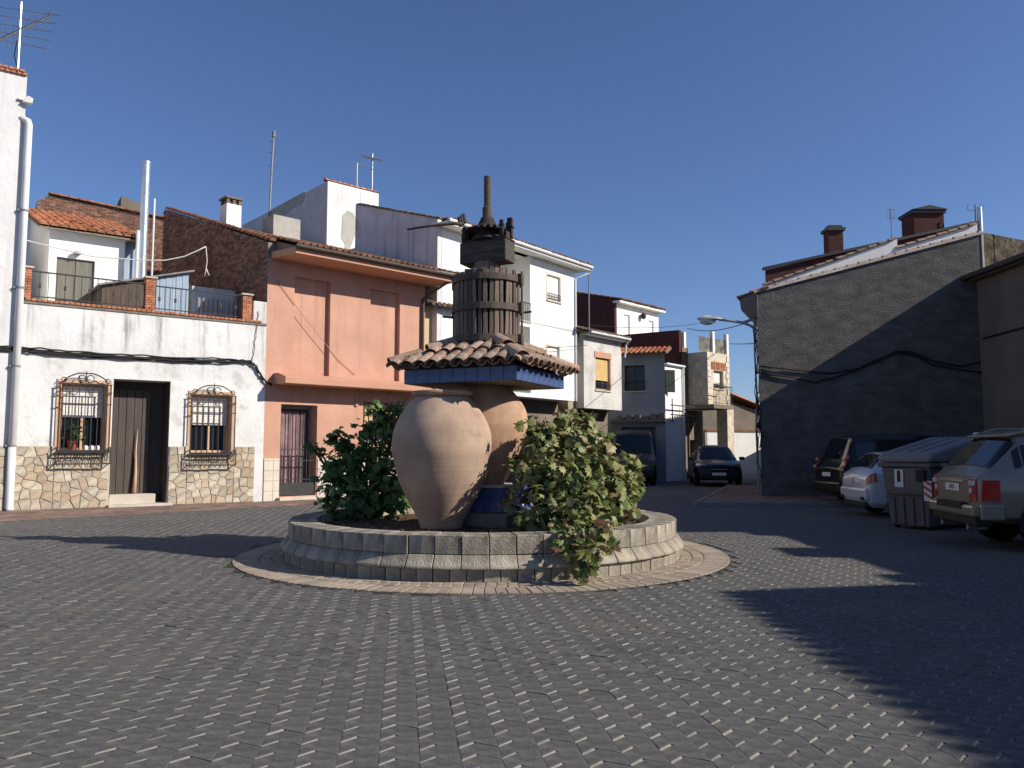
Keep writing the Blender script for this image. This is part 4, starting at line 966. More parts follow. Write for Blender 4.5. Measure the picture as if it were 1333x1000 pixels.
for k in range(int(zc/.3)+1):
    xx = x0
    while xx < LO-.05:
        x2 = min(xx+.45, LO); b = MB(); b.box(xx+.004,x2-.004,-.03,-.002,k*.30+.004,min((k+1)*.30,zc)-.004); b.build('cladding_stone', MT['chalk'], ho); xx = x2
# chimney on O and rendered box
def chimney(par, loc, w, d, h, mat, capmat, name='chimney', holes=True):
    mb = MB(); mb.box(-w/2,w/2,-d/2,d/2,-.8,h*.72); c = mb.build(name, MT[mat], par); c.location = loc
    t = MB()
    for sx_ in (-1, 0, 1):
        for sy in (-1, 1): t.box(sx_*w*.40-w*.09, sx_*w*.40+w*.09, sy*d*.40-d*.1, sy*d*.40+d*.1, h*.72, h*.92)
    t.box(-w/2-.05,w/2+.05,-d/2-.05,d/2+.05,h*.92,h); t.box(-w*.35,w*.35,-d*.35,d*.35,h*.72,h*.92)
    t.build('chimney_cap', MT[capmat], c, bevel=.01); return c
cx, cz = FO.pix(300,292,6.0); cw = FO.pix(312,292,6.0)[0]-FO.pix(288,292,6.0)[0]
chimney(ho, (cx,6.0,cz), cw*.8, cw*.8, FO.pix(300,259,6)[1]-cz, 'white', 'brown')
bx, bz_ = FO.pix(368,305,2.6); mb = MB(); bw_ = FO.pix(386,305,2.6)[0]-FO.pix(351,305,2.6)[0]; mb.box(bx-bw_*.5,bx+bw_*.5,2.3,3.1,bz_-1,FO.pix(368,285,2.6)[1]); mb.build('roof_box', MT['bare'], ho)

# ---------------------------------------------------------------- brick house behind the terrace
FBk = Frame(*(FA.w(-2.5, 11.5, 0).xy), FA.a-.06); hb = FBk.empty('brick_house', 'dark old brick gable with a brown tile edge, rising behind the small white roof room', 'house')
gp = [FBk.pix(48,262), FBk.pix(64,254), FBk.pix(130,266), FBk.pix(200,281)]
mb = MB(); mb.prism([(gp[0][0],0,0),(gp[3][0]+.6,0,0),(gp[3][0]+.6,0,gp[3][1]-.1),(gp[1][0],0,gp[1][1]),(gp[0][0],0,gp[0][1])],(0,5,0)); mb.build('wall', MT['mortar'], hb)
def topz(u):
    P = gp+[(gp[3][0]+.6, gp[3][1]-.1)]
    for a, b in zip(P[:-1], P[1:]):
        if a[0] <= u <= b[0]: return a[1]+(b[1]-a[1])*(u-a[0])/(b[0]-a[0])
    return 0
brick_face(hb, lambda u, z: z < topz(u)-.03, gp[0][0]+.14, gp[3][0]+.6, 6, gp[1][1]+.2, .018, axis='x', face=0.0)
mb = MB(); a, b = Vector((gp[1][0],-.14,gp[1][1]+.03)), Vector((gp[3][0]+.5,-.14,gp[3][1]-.06)); tile_rows(mb, a, (0,1,0), .30, (b-a), (b-a).length, .30, .34, .12); stuff(mb.build('verge_tiles', MT['tile_brown'], hb, recalc=False))
cx, cz = FBk.pix(164,272,1.5); mb = MB(); q = [FBk.pix(157,273,1.2), FBk.pix(158,255,1.2), FBk.pix(184,266,1.2), FBk.pix(184,279,1.2)]; mb.prism([(x,1.2,z) for x, z in q],(0,1.2,0)); mb.build('dormer', MT['brown'], hb)
# ---------------------------------------------------------------- D: three-storey white house, E: higher block behind
FD = Frame(-2.55, 28.6, math.radians(52.1)); hd = FD.empty('white_townhouse', 'three-storey white house with a recessed balcony and white blinds, behind the wine press', 'house')
LD = FD.pix(757,400)[0]; xw = FD.pix(748,430)[0]; ZD = FD.pix(748,352)[1]; zb = FD.pix(745,522)[1]
loga = (FD.pix(612,380)[0], FD.pix(690,380)[0])
z418, z426 = FD.pix(688,419)[1], FD.pix(688,426)[1]; ztop = FD.pix(690,330)[1]; zlo = FD.pix(690,512)[1]
wu = FD.rect(712,357,729,394); wl = FD.rect(712,450,728,490)
holes = [(*loga, z426-.02, ztop-.05, 1.3, True), (*loga, zlo, z418-.12, 1.3, True), (*wu, .14), (*wl, .14)]
mb = MB(); mb.wall(0, xw, zb, ZD, holes); mb.shell(0, xw, 0, 9, zb, ZD); mb.poly([(0,0,zb),(xw,0,zb),(xw,9,zb),(0,9,zb)]); mb.build('wall', MT['white2'], hd)
mb = MB(); mb.wall(.1, xw-.05, 0, zb-.002, [(2.0,3.2,0,2.4,.3,True),(4.2,6.6,0,2.6,.3,True)], .3, .9); mb.shell(.1, xw-.05, .9, 8.9, 0, zb-.002); mb.build('ground_floor', MT['brown'], hd)
for r in (wu, wl):
    w = window(hd, r, dep=.14, mat='blind', blind=.98, mull=0, rail=.28)
    mb = MB(); f = .09; mb.box(r[0]-f,r[0]-.002,-.012,.0,r[2]-.1,r[3]+f); mb.box(r[1]+.002,r[1]+f,-.012,.0,r[2]-.1,r[3]+f); mb.box(r[0]-.002,r[1]+.002,-.012,0,r[3]+.002,r[3]+f); mb.build('surround', MT['chalk'], w)
for z in (z426-.02, zlo): railing(hd, loga[0]+.02, loga[1]-.02, -.05, z, z+1.0, .12)
for z0, z1 in ((z418-.12, z426-.02),): mb = MB(); mb.box(loga[0]+.0,loga[1],-.10,-.002,z0,z1); mb.build('balcony_slab', MT['white2'], hd)
mb = MB(); mb.box(0,xw,-.015,-.001,z418-.02,z418+.03); mb.box(loga[1],xw,-.015,-.001,z418-.02,z418+.03); mb.build('string_course', MT['white2'], hd)
# eave: board, gutter, tile edge, roof
mb = MB(); mb.box(-.3,LD,-.55,0.3,ZD,ZD+.12); mb.build('eave', MT['white2'], hd)
mb = MB(); mb.tube([(-.3,-.60,ZD+.14),(LD,-.60,ZD+.14)], .07, 8); mb.build('gutter', MT['pvc'], hd)
mb = MB(); mb.tube([(LD-.03,-.60,ZD+.1),(LD-.03,-.45,ZD-.1),(xw+.02,-.05,ZD-.4),(xw+.02,-.05,zb)], .045, 8); mb.build('downpipe', MT['pvc'], hd)
# gable side of D over the salmon roof, its shade painted as grey
ga = [FD.side(575,287), FD.side(469,268)]
yE = ga[1][0]
sD = min(.30, max(.1, (ga[1][1]-.25-ZD-.17)/(yE+.6)))
tile_roof(hd, .0, LD, -.62, ZD+.17, yE, ZD+.17+sD*(yE+.62), 'tile_brown', .23, .4, .09)
mb = MB(); mb.prism([(.02,-.5,ZD+.12),(.02,yE,ZD+.14+sD*(yE+.5)),(.02,yE,ZD+.1)],(LD-.05,0,0)); mb.build('roof_slab', MT['mortar'], hd)
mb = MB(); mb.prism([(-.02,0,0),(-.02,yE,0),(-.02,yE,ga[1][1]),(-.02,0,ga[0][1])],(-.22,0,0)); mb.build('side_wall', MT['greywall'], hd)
mb = MB(); tile_rows(mb, (-.3,0,ga[0][1]+.0), (1,0,0), .34, Vector((0,yE,ga[1][1]-ga[0][1])), math.hypot(yE,ga[1][1]-ga[0][1]), .34, .34, .1); stuff(mb.build('verge_tiles', MT['mossytile'], hd, recalc=False))
# small yellowish return wall with a tile hood between O and D
fx0, fz0 = FO.pix(580,392,.25); mb = MB(); mb.box(LO+.01,fx0+.4,.25,.5,0,fz0-.25); mb.build('return_wall', M('ochre_render', (.55,.43,.27), .9, .12, .8, .2, 20), ho)
mb = MB(); tile_rows(mb, (LO+.02,-.30,fz0-.35), (1,0,0), fx0+.35-LO, (0,.85,.35), .9, .22, .36, .09); stuff(mb.build('hood_tiles', MT['mossytile'], ho, recalc=False))
# E
pE = onY(425.5, 300, 33.5); FE = Frame(pE.x, pE.y, math.radians(52.1)); he = FE.empty('white_block', 'tall peeling white block with a bare grey patch, behind the salmon house roof', 'house')
zE0 = FE.pix(425,235)[1]; x1E, z1E = FE.pix(493,252); ySE, zSE = FE.side(316,293)
mb = MB(); 
mb.poly([(0,0,0),(x1E,0,0),(x1E,0,z1E),(0,0,zE0)]); mb.poly([(x1E,0,0),(x1E,ySE,0),(x1E,ySE,zSE),(x1E,0,z1E)]); mb.poly([(0,0,zE0),(x1E,0,z1E),(x1E,ySE,zSE),(0,ySE,zSE)]); mb.poly([(0,ySE,0),(0,ySE,zSE),(x1E,ySE,zSE),(x1E,ySE,0)])
mb.build('wall', MT['peeled'], he)
mb = MB(); mb.poly([(0,.0,0),(0,0,zE0),(0,ySE,zSE),(0,ySE,0)]); mb.build('side_wall', M('shaded_side_render', (.50,.50,.51), .9, .10, .8, .4, 10, .2, dirt=(.5, (.30,.29,.28), .8, .57), streak=(0,.1,.5,(.3,.29,.28))), he)  # greyer than the front: shade painted into the side wall colour
mb = MB(); P = [(446,280),(452,274),(459,277),(462,283),(470,286),(452,332),(447,332),(449,318),(444,310),(445,295)]; mb.prism([(FE.pix(*p)[0],-.015,FE.pix(*p)[1]) for p in P],(0,.014,0)); mb.build('bare_patch', MT['bare'], he)
xj = FE.pix(469,260)[0]; mb = MB(); mb.box(xj-.02,xj+.02,-.02,0,zE0-8,FE.pix(469,247)[1]); mb.build('joint', MT['greywall'], he)
mb = MB(); a = Vector((-.05,-.05,zE0+.02)); b = Vector((x1E+.05,-.05,z1E+.02)); tile_rows(mb, a, (0,1,0), .3, b-a, (b-a).length, .3, .34, .11); stuff(mb.build('coping_tiles', MT['tile'], he, recalc=False))
P = [FE.side(*p) for p in ((398,249),(352,274),(356,280),(372,279),(380,271),(390,268),(396,259))]
mb = MB(); mb.prism([(-.02,y,z) for y, z in P],(.018,0,0)); mb.build('fallen_render', MT['bare'], he)

# ---------------------------------------------------------------- F: little white house with ochre blind
pF = FD.w(xw, .0, 0); FF = Frame(pF.x+.05, pF.y+.15, math.radians(50)); hf = FF.empty('white_brick_house', 'small white painted-brick house with an ochre blind and orange lintel, beside the white townhouse', 'house')
xf = FF.pix(760,480)[0]; LF = FF.pix(809,480)[0]; ZF_ = FF.pix(810,446)[1]; zfb = FF.pix(800,534)[1]; wf = FF.rect(775,465,794,509)
mb = MB(); mb.wall(xf, LF, zfb, ZF_, [(*wf,.16)], .16); mb.shell(xf, LF, 0, 7, zfb, ZF_); mb.poly([(xf,0,zfb),(LF,0,zfb),(LF,7,zfb),(xf,7,zfb)])
mb.build('wall', brick_mat('white_painted_brick', (.62,.60,.57), (.66,.64,.61), (.50,.48,.45), .27, .08, .35), hf)
mb = MB(); mb.box(0.02,xf-.005,.45,7,0,ZF_+.1); mb.build('side_wall', M('ochre_side', (.34,.28,.19), .9, .15, .8, .3, 20), hf)
mb = MB(); mb.wall(xf+.05, LF-.05, 0, zfb-.002, [(xf+.6,LF-.6,0,2.4,.25,True)], .25, .8); mb.shell(xf+.05, LF-.05, .8, 6.9, 0, zfb-.002); mb.build('ground_floor', MT['brown'], hf)
w = window(hf, wf, dep=.16, mat='woodframe', blind=.72, bmat='blind_o', mull=0, rail=.32)
mb = MB(); mb.box(wf[0]-.1,wf[1]+.1,-.03,.0,wf[3]+.003,wf[3]+.28); mb.box(wf[1]+.003,wf[1]+.10,-.012,0,wf[2],wf[3]); mb.build('lintel', MT['orange_d'], w)
mb = MB(); mb.box(xf-.05,LF+.12,-.35,.2,ZF_,ZF_+.10); mb.build('eave', MT['white2'], hf)
mb = MB(); mb.tube([(xf-.05,-.42,ZF_+.12),(LF+.15,-.42,ZF_+.12)], .07, 8); mb.tube([(LF+.12,-.42,ZF_+.08),(LF+.12,-.2,ZF_-.15),(LF+.12,-.12,ZF_-.75)], .05, 8); mb.build('gutter', MT['pvc'], hf)
tile_roof(hf, -.2, LF+.15, -.45, ZF_+.15, 4.5, ZF_+.15+1.35, 'mossytile', .23, .4, .09)
mb = MB(); mb.prism([(-.2,-.35,ZF_+.11),(-.2,4.5,ZF_+1.45),(-.2,4.5,ZF_+.2)],(LF+.35,0,0)); mb.build('roof_slab', MT['mortar'], hf)

# ---------------------------------------------------------------- G: grey-blue shaded house and its lit street front
pG = onY(812, 520, 40.0); FG = Frame(pG.x-.35, pG.y, math.radians(-16)); hg = FG.empty('grey_house', 'grey house in shade with a bright orange tile roof and a narrow sunlit white front', 'house')
LG = FG.pix(866,520)[0]; ZG = FG.pix(838,462)[1]; wg = FG.rect(813,476,824,509); wg = (wg[0],wg[0]+1.0,wg[2],wg[3])
mb = MB(); mb.wall(-.5, LG, 0, ZG, [(*wg,.22),(.2,LG-.5,0,FG.pix(840,556)[1],.6,True)], .22); mb.poly([(-.5,0,0),(-.5,0,ZG),(-.5,6,ZG),(-.5,6,0)]); mb.poly([(-.5,6,0),(-.5,6,ZG),(LG,6,ZG),(LG,6,0)])
mb.build('wall', M('bluegrey_render', (.30,.32,.35), .9, .10, .8, .25, 18), hg)
window(hg, wg, dep=.22, mat='brownpaint', mull=1, rail=.5)
mb = MB(); zc_ = FG.pix(840,546)[1]; mb.box(-.3,LG,-.35,-.002,zc_-.15,zc_); u = .1
while u < LG-.2: mb.box(u,u+.28,-.33,-.02,zc_+.0,zc_+U(.08,.30)); u += .4
mb.build('ledge', MT['brown'], hg)
angS = math.radians(51); FS = Frame(*(FG.w(LG,0,0).xy), angS); LS2 = FS.pix(889,500)[0]; zs2 = FS.pix(870,474)[1]
def toG(p): 
    q = p-FG.o; return Vector((q.dot(FG.d), q.dot(FG.n), q.z))
mb = MB(); P = [toG(FS.w(u,0,z)) for u, z in ((0,0),(LS2,0),(LS2,zs2),(0,zs2))]; mb.poly(P); Q = [toG(FS.w(LS2,0,0)), toG(FS.w(LS2,5,0)), toG(FS.w(LS2,5,zs2)), toG(FS.w(LS2,0,zs2))]; mb.poly(Q)
mb.poly([P[3],P[2],Q[2],toG(Vector((*FG.w(0,6,0).xy, zs2)))]); mb.build('street_front', MT['white2'], hg)
mb = MB(); mb.tube([toG(FS.w(-.05,-.12,zs2-.02)), toG(FS.w(LS2,-.12,zs2-.02))], .06, 8); mb.tube([toG(FS.w(LS2-.08,-.08,zs2)), toG(FS.w(LS2-.08,-.08,0))], .05, 8); mb.build('gutter', MT['pvc'], hg)
sh_ = MB(); a, b, z0, z1 = .02, .42, FS.pix(868,511)[1], FS.pix(868,482)[1]; P = [toG(FS.w(-.02,-.02,z0)), toG(FS.w(.42,-.30,z0))]; 
sh_.prism([P[0],P[1],P[1]+Vector((0,0,z1-z0)),P[0]+Vector((0,0,z1-z0))],(0.03,-.04,0)); sh_.build('shutter', M('dark_green_shutter', (.02,.035,.028), .6, .1, 3, .1, 20), hg)
mb = MB(); tile_rows(mb, (-.6,-.5,ZG+.02), (1,0,0), LG+.75, (0,1,.22), 3.0, .23, .4, .09); stuff(mb.build('roof_tiles', MT['tile_red'], hg, recalc=False))
mb = MB(); mb.prism([(-.6,-.45,ZG-.04),(-.6,-.45,ZG+.01),(-.6,2.43,ZG+.63),(-.6,2.43,ZG+.55)],(LG+.75,0,0)); mb.build('roof_slab', MT['brown'], hg)
# balcony rail and pipes on the lit front
q = MB()
for zz in (FS.pix(880,529)[1], FS.pix(880,541)[1]): q.bar(toG(FS.w(-.1,-.35,zz)), toG(FS.w(LS2+.6,-.35,zz)), .05)
for u in (.05, LS2-.3): q.bar(toG(FS.w(u,-.35,FS.pix(875,550)[1])), toG(FS.w(u,-.35,FS.pix(875,520)[1])), .05)
q.build('balcony_rail', MT['bar'], hg)

# ---------------------------------------------------------------- H: tower house with roof terrace
pH = onY(921.5, 520, 43.0); FH = Frame(pH.x, pH.y, math.radians(45)); hh = FH.empty('stone_tower_house', 'narrow cream stone house with a brick lintel, balcony and white-posted roof terrace', 'house')
LH = FH.pix(949,500)[0]; zpH = FH.pix(935,460)[1]; wh = FH.rect(929,482,942,507)
mst = M('cream_stone', (.58,.50,.38), .9, .2, 3, .5, 12, .2, dirt=(.5, (.36,.29,.21), 2, .52))
zbh = FH.pix(930,528)[1]
mb = MB(); mb.wall(0, LH, zbh, zpH, [(*wh,.25)], .25); mb.shell(0, LH, 0, 8, zbh, zpH); mb.poly([(0,0,zbh),(LH,0,zbh),(LH,8,zbh),(0,8,zbh)]); mb.build('wall', mst, hh)
w = window(hh, wh, dep=.25, mat='blind', blind=.75, mull=0, rail=.3)
nb = 6; 
for i in range(nb): b = MB(); u0 = wh[0]-.25+(wh[1]-wh[0]+.5)*i/nb; b.box(u0+.02,u0+(wh[1]-wh[0]+.5)/nb-.02,-.035,-.002,wh[3]+.06,wh[3]+.46); b.build('lintel_brick', MT['piece_brick'], w)
for xs_ in (0, LH-.24):
    z = zbh; k = 0
    while z < zpH-.3: 
        b = MB(); e = .1 if k % 2 else 0; a0, a1 = (xs_-.03, xs_+.24+e) if xs_ == 0 else (xs_-e, xs_+.27); b.box(a0,a1,-.04,-.002,z+.01,z+.30); b.build('quoin', MT['chalk'], hh, bevel=.01, seg=1); z += .31; k += 1
# recessed left bay, its shade put into a darker wall colour
pL = onY(891, 520, 43.4); q0 = pL-FH.o; xl = q0.dot(FH.d)
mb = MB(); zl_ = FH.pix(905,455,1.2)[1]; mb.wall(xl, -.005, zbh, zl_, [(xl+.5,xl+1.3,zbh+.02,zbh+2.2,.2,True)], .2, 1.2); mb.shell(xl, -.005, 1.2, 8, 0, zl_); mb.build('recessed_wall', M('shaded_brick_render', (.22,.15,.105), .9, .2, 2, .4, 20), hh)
mb = MB(); mb.box(xl-.1,LH-.9,-.75,1.19,zbh-.22,zbh-.002); mb.build('balcony_slab', MT['brown'], hh)
railing(hh, xl-.05, LH-.95, -.72, zbh, zbh+1.0, .14)
q = MB(); q.bar((LH-.95,-.72,zbh+1),(LH-.95,-.05,zbh+1),.035); q.build('rail_return', MT['bar'], hh)
mb = MB(); mb.box(LH-.7,LH-.02,-.25,.4,0,zbh-.003); mb.build('pillar', mst, hh)
mb = MB(); mb.wall(-1.8, LH-.72, 0, zbh-.23, [(-1.2,-.3,0,2.2,.3,True),(.2,.9,0,2.1,.3,True)], .3, 1.3); mb.build('ground_floor', MT['brown'], hh)
# parapet posts and mesh
zph = FH.pix(930,432)[1]
for xq in (xl+.2, FH.pix(929,440)[0]-.1, LH-.15): mb = MB(); mb.box(xq,xq+.2,.0 if xq > 0 else 1.2,.2 if xq > 0 else 1.4,zpH-.3 if xq > 0 else zl_-.3,zph); mb.build('post', MT['white2'], hh)
mb = MB(); mb.wall(-.6, LH-.15, zpH, zph-.35, [], .1, .12); mb.build('screen', M('terrace_screen', (.17,.16,.13), .9, .5, 2.5, .4, 14), hh)
# maroon flank
mzt = FH.side(860,430,xl)[1]
mb = MB(); y1m = FH.side(800,437,xl)[0]; mb.prism([(xl-.01,1.25,0),(xl-.01,y1m+.5,0),(xl-.01,y1m+.5,FH.side(802,437,xl)[1]),(xl-.01,1.25,FH.side(904,428,xl)[1])],(-.2,0,0)); mb.build('flank_wall', MT['maroon'], hh)

# ---------------------------------------------------------------- I: upper white house with maroon side
pI = onY(803, 420, 46.0); FI = Frame(pI.x, pI.y, math.radians(48)); hi = FI.empty('upper_white_house', 'far white upper storey with a maroon side wall, over the small house roofs', 'house')
LI = FI.pix(857,410)[0]; zi0 = FI.pix(803,395)[1]; wi1 = FI.rect(812,409,820,425); wi2 = FI.rect(844,417,851,430); wi1 = (*wi1[:2], wi1[3]-1.6, wi1[3]); wi2 = (*wi2[:2], wi2[3]-1.6, wi2[3])
mb = MB(); mb.wall(0, LI, 0, zi0, [(*wi1,.15),(*wi2,.15)], .15); mb.poly([(0,8,0),(LI,8,0),(LI,8,zi0),(0,8,zi0)]); mb.poly([(LI,0,0),(LI,8,0),(LI,8,zi0),(LI,0,zi0)]); mb.poly([(0,0,zi0),(LI,0,zi0),(LI,8,zi0),(0,8,zi0)]); mb.build('wall', MT['white2'], hi)
for r in (wi1, wi2): window(hi, r, dep=.15, mat='blind', blind=.95, mull=0, sill=False)
ys_, zs_ = FI.side(750,380); mb = MB(); mb.prism([(-.01,0,0),(-.01,ys_+1,0),(-.01,ys_+1,zs_+.05),(-.01,0,zi0+.2)],(-.2,0,0)); mb.build('side_wall', MT['maroon'], hi)
mb = MB(); mb.box(-.25,LI+.2,-.4,.1,zi0,zi0+.12); mb.build('eave', MT['white2'], hi)
tile_roof(hi, -.25, LI+.2, -.45, zi0+.15, 5, zi0+1.5, 'tile_brown', .25, .45, .1)
mb = MB(); wx, wz = FI.pix(834,412); mb.lathe([(.05,-.2),(.16,-.1),(.17,.08),(.05,.2)], wx, -.2, n=10); mb.bar((wx,-.2,.0),(wx,0,.1),.04); l_ = mb.build('wall_lamp', MT['bar'], hi); l_.location = (0,0,wz)

# ---------------------------------------------------------------- J: brown house and white wall closing the street
FJ = Frame(onY(938,560,50).x, 50, math.radians(22)); hj = FJ.empty('brown_house', 'brown house with red tile roof and low white wall closing the street end', 'house')
LJ = FJ.pix(1010,560)[0]; za, zbJ = FJ.pix(945,510)[1], FJ.pix(992,529)[1]; zw = FJ.pix(965,560)[1]
mb = MB(); mb.prism([(-1,.4,0),(LJ+4,.4,0),(LJ+4,.4,zbJ-.1),(FJ.pix(1000,530)[0],.4,zbJ-.35),(FJ.pix(945,525)[0],.4,za-.5),(-1,.4,za-.3)],(0,6,0)); mb.build('wall', MT['brown'], hj)
mb = MB(); mb.box(-1,LJ+4,0,.25,0,zw-.12); mb.build('low_white_wall', MT['white2'], hj)
mb = MB(); mb.box(-1.05,LJ+4,-.05,.30,zw-.12,zw); mb.build('coping', MT['tile_brown'], hj)
mb = MB(); a = Vector((FJ.pix(940,512)[0],.0,za+.1)); b = Vector((FJ.pix(1010,536)[0],0.0,FJ.pix(1010,536)[1])); tile_rows(mb, b, (0,1,0), 6.5, a-b, (a-b).length, .25, .45, .1); stuff(mb.build('roof_tiles', MT['tile_red'], hj, recalc=False))

# ---------------------------------------------------------------- K: rough grey house on the right
K0 = g(992, 650); FK = Frame(K0.x, K0.y, math.radians(0)); hk = FK.empty('cement_house', 'big rough grey cement gable wall at the street corner on the right', 'house')
kx = FK.pix(1283,400)[0]; zkl = FK.pix(990,381)[1]; zkp = FK.pix(1283,304)[1]; kx2, zk2 = FK.pix(1340,314)
kdx, kdy = .42*17, .92*17
bmk = MB(); n0 = [(0,0,0),(kx,0,0),(kx,0,zkp),(0,0,zkl)]
bmk.poly(n0); zke = zkl; bmk.poly([(0,0,0),(0,0,zkl),(kdx,kdy,zke),(kdx,kdy,0)]); bmk.poly([(kx+.4,.02,0),(kx+8,kdy,0),(kx+8,kdy,zkp),(kx+.4,.02,zkp)]); bmk.poly([(0,0,zkl),(kx,0,zkp),(kx+8,kdy,zkp),(kdx,kdy,zke)])
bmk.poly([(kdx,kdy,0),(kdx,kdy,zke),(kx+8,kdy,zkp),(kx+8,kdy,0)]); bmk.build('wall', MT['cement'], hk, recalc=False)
mb = MB(); mb.prism([(kx+.003,.03,0),(kx2+2,.03,0),(kx2+2,.03,zk2-.3),(kx2,.03,zk2),(kx+.15,.03,zkp+.02),(kx+.003,.03,zkp)],(0,.5,0)); mb.build('rubble_wall', MT['rubble'], hk)
mb = MB(); mb.box(kx-.03,kx+.03,-.02,.02,0,zkp-.02); mb.build('corner_strip', MT['greywall'], hk)
mb = MB(); a = Vector((-.1,-.04,zkl+.02)); b = Vector((kx+.05,-.04,zkp+.04)); tile_rows(mb, a, (0,1,0), .40, b-a, (b-a).length, .40, .40, .10); stuff(mb.build('verge_tiles', MT['tile_old'], hk, recalc=False))
d_ = (b-a); L_ = d_.length; nvt = int(L_/.42)
mb = MB()
for i in range(nvt):
    c = a+d_*((i+.5)/nvt); h = .5*L_/nvt-.004; u = d_.normalized(); mb.obox(c+Vector((0,.05,-.01)), u*h, (0,.08,0), Vector((-u.z,0,u.x))*.035)
mb.build('verge_course', MT['chalk'], hk)
wx0, wy0 = kdx+.02, kdy+.02; mb = MB(); mb.prism([(wx0,wy0,0),(wx0+8,wy0,0),(wx0+17,wy0+20,0),(wx0+9,wy0+20,0)],(0,0,3.7)); mb.build('rear_wing', MT['brown'], hk)
# left eave overhang towards the street
en = Vector((-.92,.40,0)); e0 = Vector((0,0,zkl)); e1 = Vector((kdx,kdy,zke))
mb = MB(); P = [e0+Vector((.0,-.05,.03)), e0+en*.55+Vector((0,-.05,-.18)), e0+en*.5+Vector((0,-.05,-.55)), e0+en*.15+Vector((0,-.05,-.75)), e0+Vector((0,-.05,-.8))]; mb.prism(P, e1-e0); mb.build('eave', MT['brown'], hk)
mb = MB(); tile_rows(mb, e0+en*.62+Vector((0,-.08,-.16)), (e1-e0), (e1-e0).length, -en+Vector((0,0,.30)), 1.0, .24, .4, .1); stuff(mb.build('roof_tiles', MT['tile_brown'], hk, recalc=False))
# downpipe and loose cables on the street corner
mb = MB(); mb.tube([(-.07,.10,zkl-.8),(-.09,.08,4.6),(-.05,.08,3.2),(-.10,.09,2.2),(-.06,.08,.2)], .03, 6); mb.build('corner_pipe', MT['bargrey'], hk)

# ---------------------------------------------------------------- L: higher house behind K
FL = Frame(K0.x, K0.y+3.0, 0); hl = FL.empty('maroon_topped_house', 'white gable with maroon edge and two dark chimneys, above the grey cement wall', 'house')
def lz(px, py): return FL.pix(px, py)
a0, a1, a2, a3 = lz(996,372), lz(1168,311), lz(1168,324), lz(1272,292)
mb = MB(); mb.prism([(a0[0],0,0),(a3[0],0,0),(a3[0],0,a3[1]),(a2[0],0,a2[1]),(a1[0],0,a1[1]),(a0[0],0,a0[1])],(0,.4,0)); mb.build('wall', MT['white'], hl)
for p, q in ((a0,a1),(a2,a3)):
    mb = MB(); a = Vector((p[0],-.10,p[1]+.01)); b = Vector((q[0],-.10,q[1]+.01)); tile_rows(mb, a, (0,1,0), .3, b-a, (b-a).length, .3, .4, .1); stuff(mb.build('verge_tiles', MT['tile_old'], hl, recalc=False))
b0, b1, b2 = FL.pix(996,352,.9), FL.pix(1271,291,.9), None
mb = MB(); mb.prism([(b0[0],.9,b0[1]-.9),(b1[0],.9,b1[1]-.9),(b1[0],.9,b1[1]),(b0[0],.9,b0[1])],(3.4,7,0)); mb.build('parapet', MT['maroon'], hl)
mb = MB(); mb.bar((b0[0]-.1,.85,b0[1]+.04),(b1[0]+.05,.85,b1[1]+.04),.16,.10); mb.build('parapet_cap', MT['bar'], hl)
for (pa, pb, pt, pbm) in ((1077,1098,293,330),(1188,1229,270,312)):
    xa, zt = FL.pix(pa, pt, 1.5); xb, _ = FL.pix(pb, pt, 1.5); zbm = FL.pix(pa, pbm, 1.5)[1]; w = xb-xa; mb = MB()
    mb.box(xa+.03,xb-.03,1.5,1.5+w*.8,zbm-1,zt-.22); c = mb.build('chimney', MT['maroon'], hl)
    k = MB(); k.box(xa-.04,xb+.04,1.42,1.58+w*.8,zt-.22,zt-.10) ; 
    if w > .8: k.prism([(xa-.08,1.38,zt-.10),(xb+.08,1.38,zt-.10),((xa+xb)/2,1.38,zt+.06)],(0,.3+w*.8,0))
    else: k.box(xa+.05,xb-.05,1.5,1.4+w*.8,zt-.10,zt)
    k.build('chimney_cap', MT['bar'], c)
px1, pz1 = FL.pix(1275,275,1.0); mb = MB(); mb.tube([(px1,1.0,pz1-3.5),(px1,1.0,pz1+.15)], .09, 10); mb.build('flue', MT['steel'], hl)

# ---------------------------------------------------------------- R: brown row along the right side, its roofs shade the square
RX = FK.pix(1275,450)[0]+K0.x
hr = empty('brown_row_house', (RX, K0.y, 0), -math.pi/2, 'brown rendered house row with tile eaves along the shaded right side of the square', 'house')
